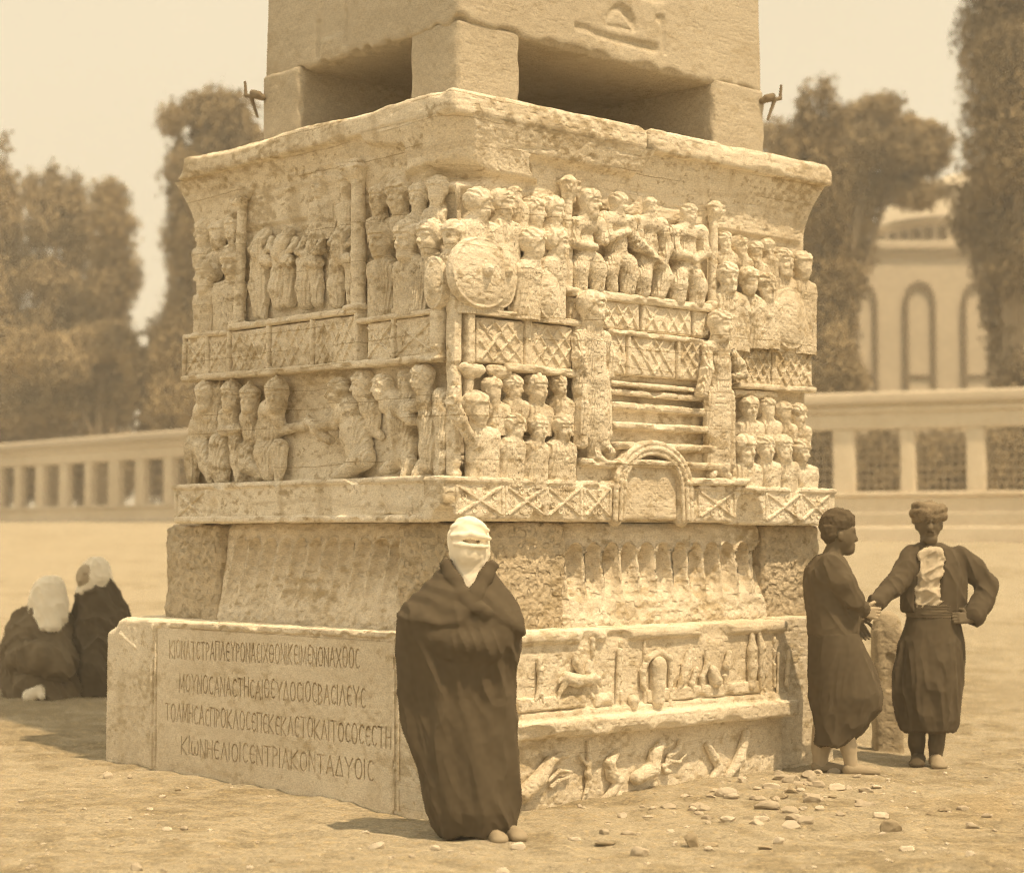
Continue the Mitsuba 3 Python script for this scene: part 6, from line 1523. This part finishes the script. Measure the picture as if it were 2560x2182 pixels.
ORD = ['first', 'second', 'third', 'fourth', 'fifth', 'sixth', 'seventh', 'eighth', 'ninth', 'tenth', 'eleventh', 'twelfth', 'thirteenth', 'fourteenth', 'fifteenth', 'sixteenth', 'seventeenth', 'eighteenth', 'nineteenth', 'twentieth', 'twenty-first', 'twenty-second', 'twenty-third', 'twenty-fourth', 'twenty-fifth', 'twenty-sixth', 'twenty-seventh', 'twenty-eighth', 'twenty-ninth', 'thirtieth', 'thirty-first', 'thirty-second', 'thirty-third', 'thirty-fourth']
TONE = {'p': 'pale', 'm': 'brownish', 'd': 'dark'}


def region(x, y):
    if x < -0.35: return 'in front of the inscribed side'
    if x < 0.5: return 'in the foreground right of the veiled woman'
    return 'in the rubble under the worn reliefs' if y > 10.55 else 'in the near right foreground'


ranks = {}
for j, st_ in sorted(enumerate(STONES), key=lambda q: q[1][0]):
    if not st_[5]: ranks.setdefault((region(st_[0], st_[1]), st_[4]), []).append(j)
for i, (x, y, w, hg, m, lab) in enumerate(STONES):
    k = put('loose_stone', rock(x, y, w, hg, i), {'p': 'stone_pale', 'm': 'stone_mid', 'd': 'stone_dark'}[m], smooth=40)
    if not lab:
        z_ = ranks[(region(x, y), m)]; n_ = z_.index(i)
        lab = f"{ORD[n_] if n_ < len(ORD) else 'outermost'} {TONE[m]} stone from the left {region(x, y)}"
    tag(k, lab, 'stone', 'loose stones on the foreground dirt')


def pebbles(n, seed, lo, hi):
    r = np.random.default_rng(seed); t = trimesh.creation.icosphere(subdivisions=1); bv, bf = np.array(t.vertices), np.array(t.faces)
    x = r.uniform(-3.6, 4.2, n); y = 8.1 + 6.2 * r.random(n) ** 1.1
    keep = (meshkit.noise(np.stack([x * 1.1, y * 1.1, 0 * x], 1), 3) * .62 + .22 * (x > .2) + .25 * (np.abs(y - 10.9) < .8) * (x > .6)) > r.random(n) * 1.05
    # none inside the monument's footprint
    px, py = x - CORNER[0], y - CORNER[1]; u = px * AX[0] + py * AX[1]; d = px * BX[0] + py * BX[1]
    keep &= ~((u > -.33) & (d > -.36))
    x, y = x[keep], y[keep]; n = len(x); s = lo + (hi - lo) * r.random(n) ** 3.5
    V = bv[None] * (1 + .35 * (r.random((n, len(bv), 1)) - .5)) * s[:, None, None] * np.stack([np.ones(n), r.uniform(.6, 1, n), r.uniform(.3, .7, n)], 1)[:, None]
    a = r.uniform(0, 6.3, n); c, s_ = np.cos(a)[:, None], np.sin(a)[:, None]
    V = np.stack([V[..., 0] * c - V[..., 1] * s_, V[..., 0] * s_ + V[..., 1] * c, V[..., 2]], -1)
    V += np.stack([x, y, ground_z(x, y) + s * .12], 1)[:, None]
    return V.reshape(-1, 3), (bf[None] + (np.arange(n) * len(bv))[:, None, None]).reshape(-1, 3)


put('pebbles', pebbles(1900, 1, .003, .018), 'stone_pale', smooth=False, label='scatter of small pale pebbles over the trodden dirt', cat='pebbles', kind='stuff')
put('dark_grit', pebbles(2400, 2, .003, .018), 'stone_mid', smooth=False, label='scatter of small brown grit and clods over the dirt', cat='grit', kind='stuff')
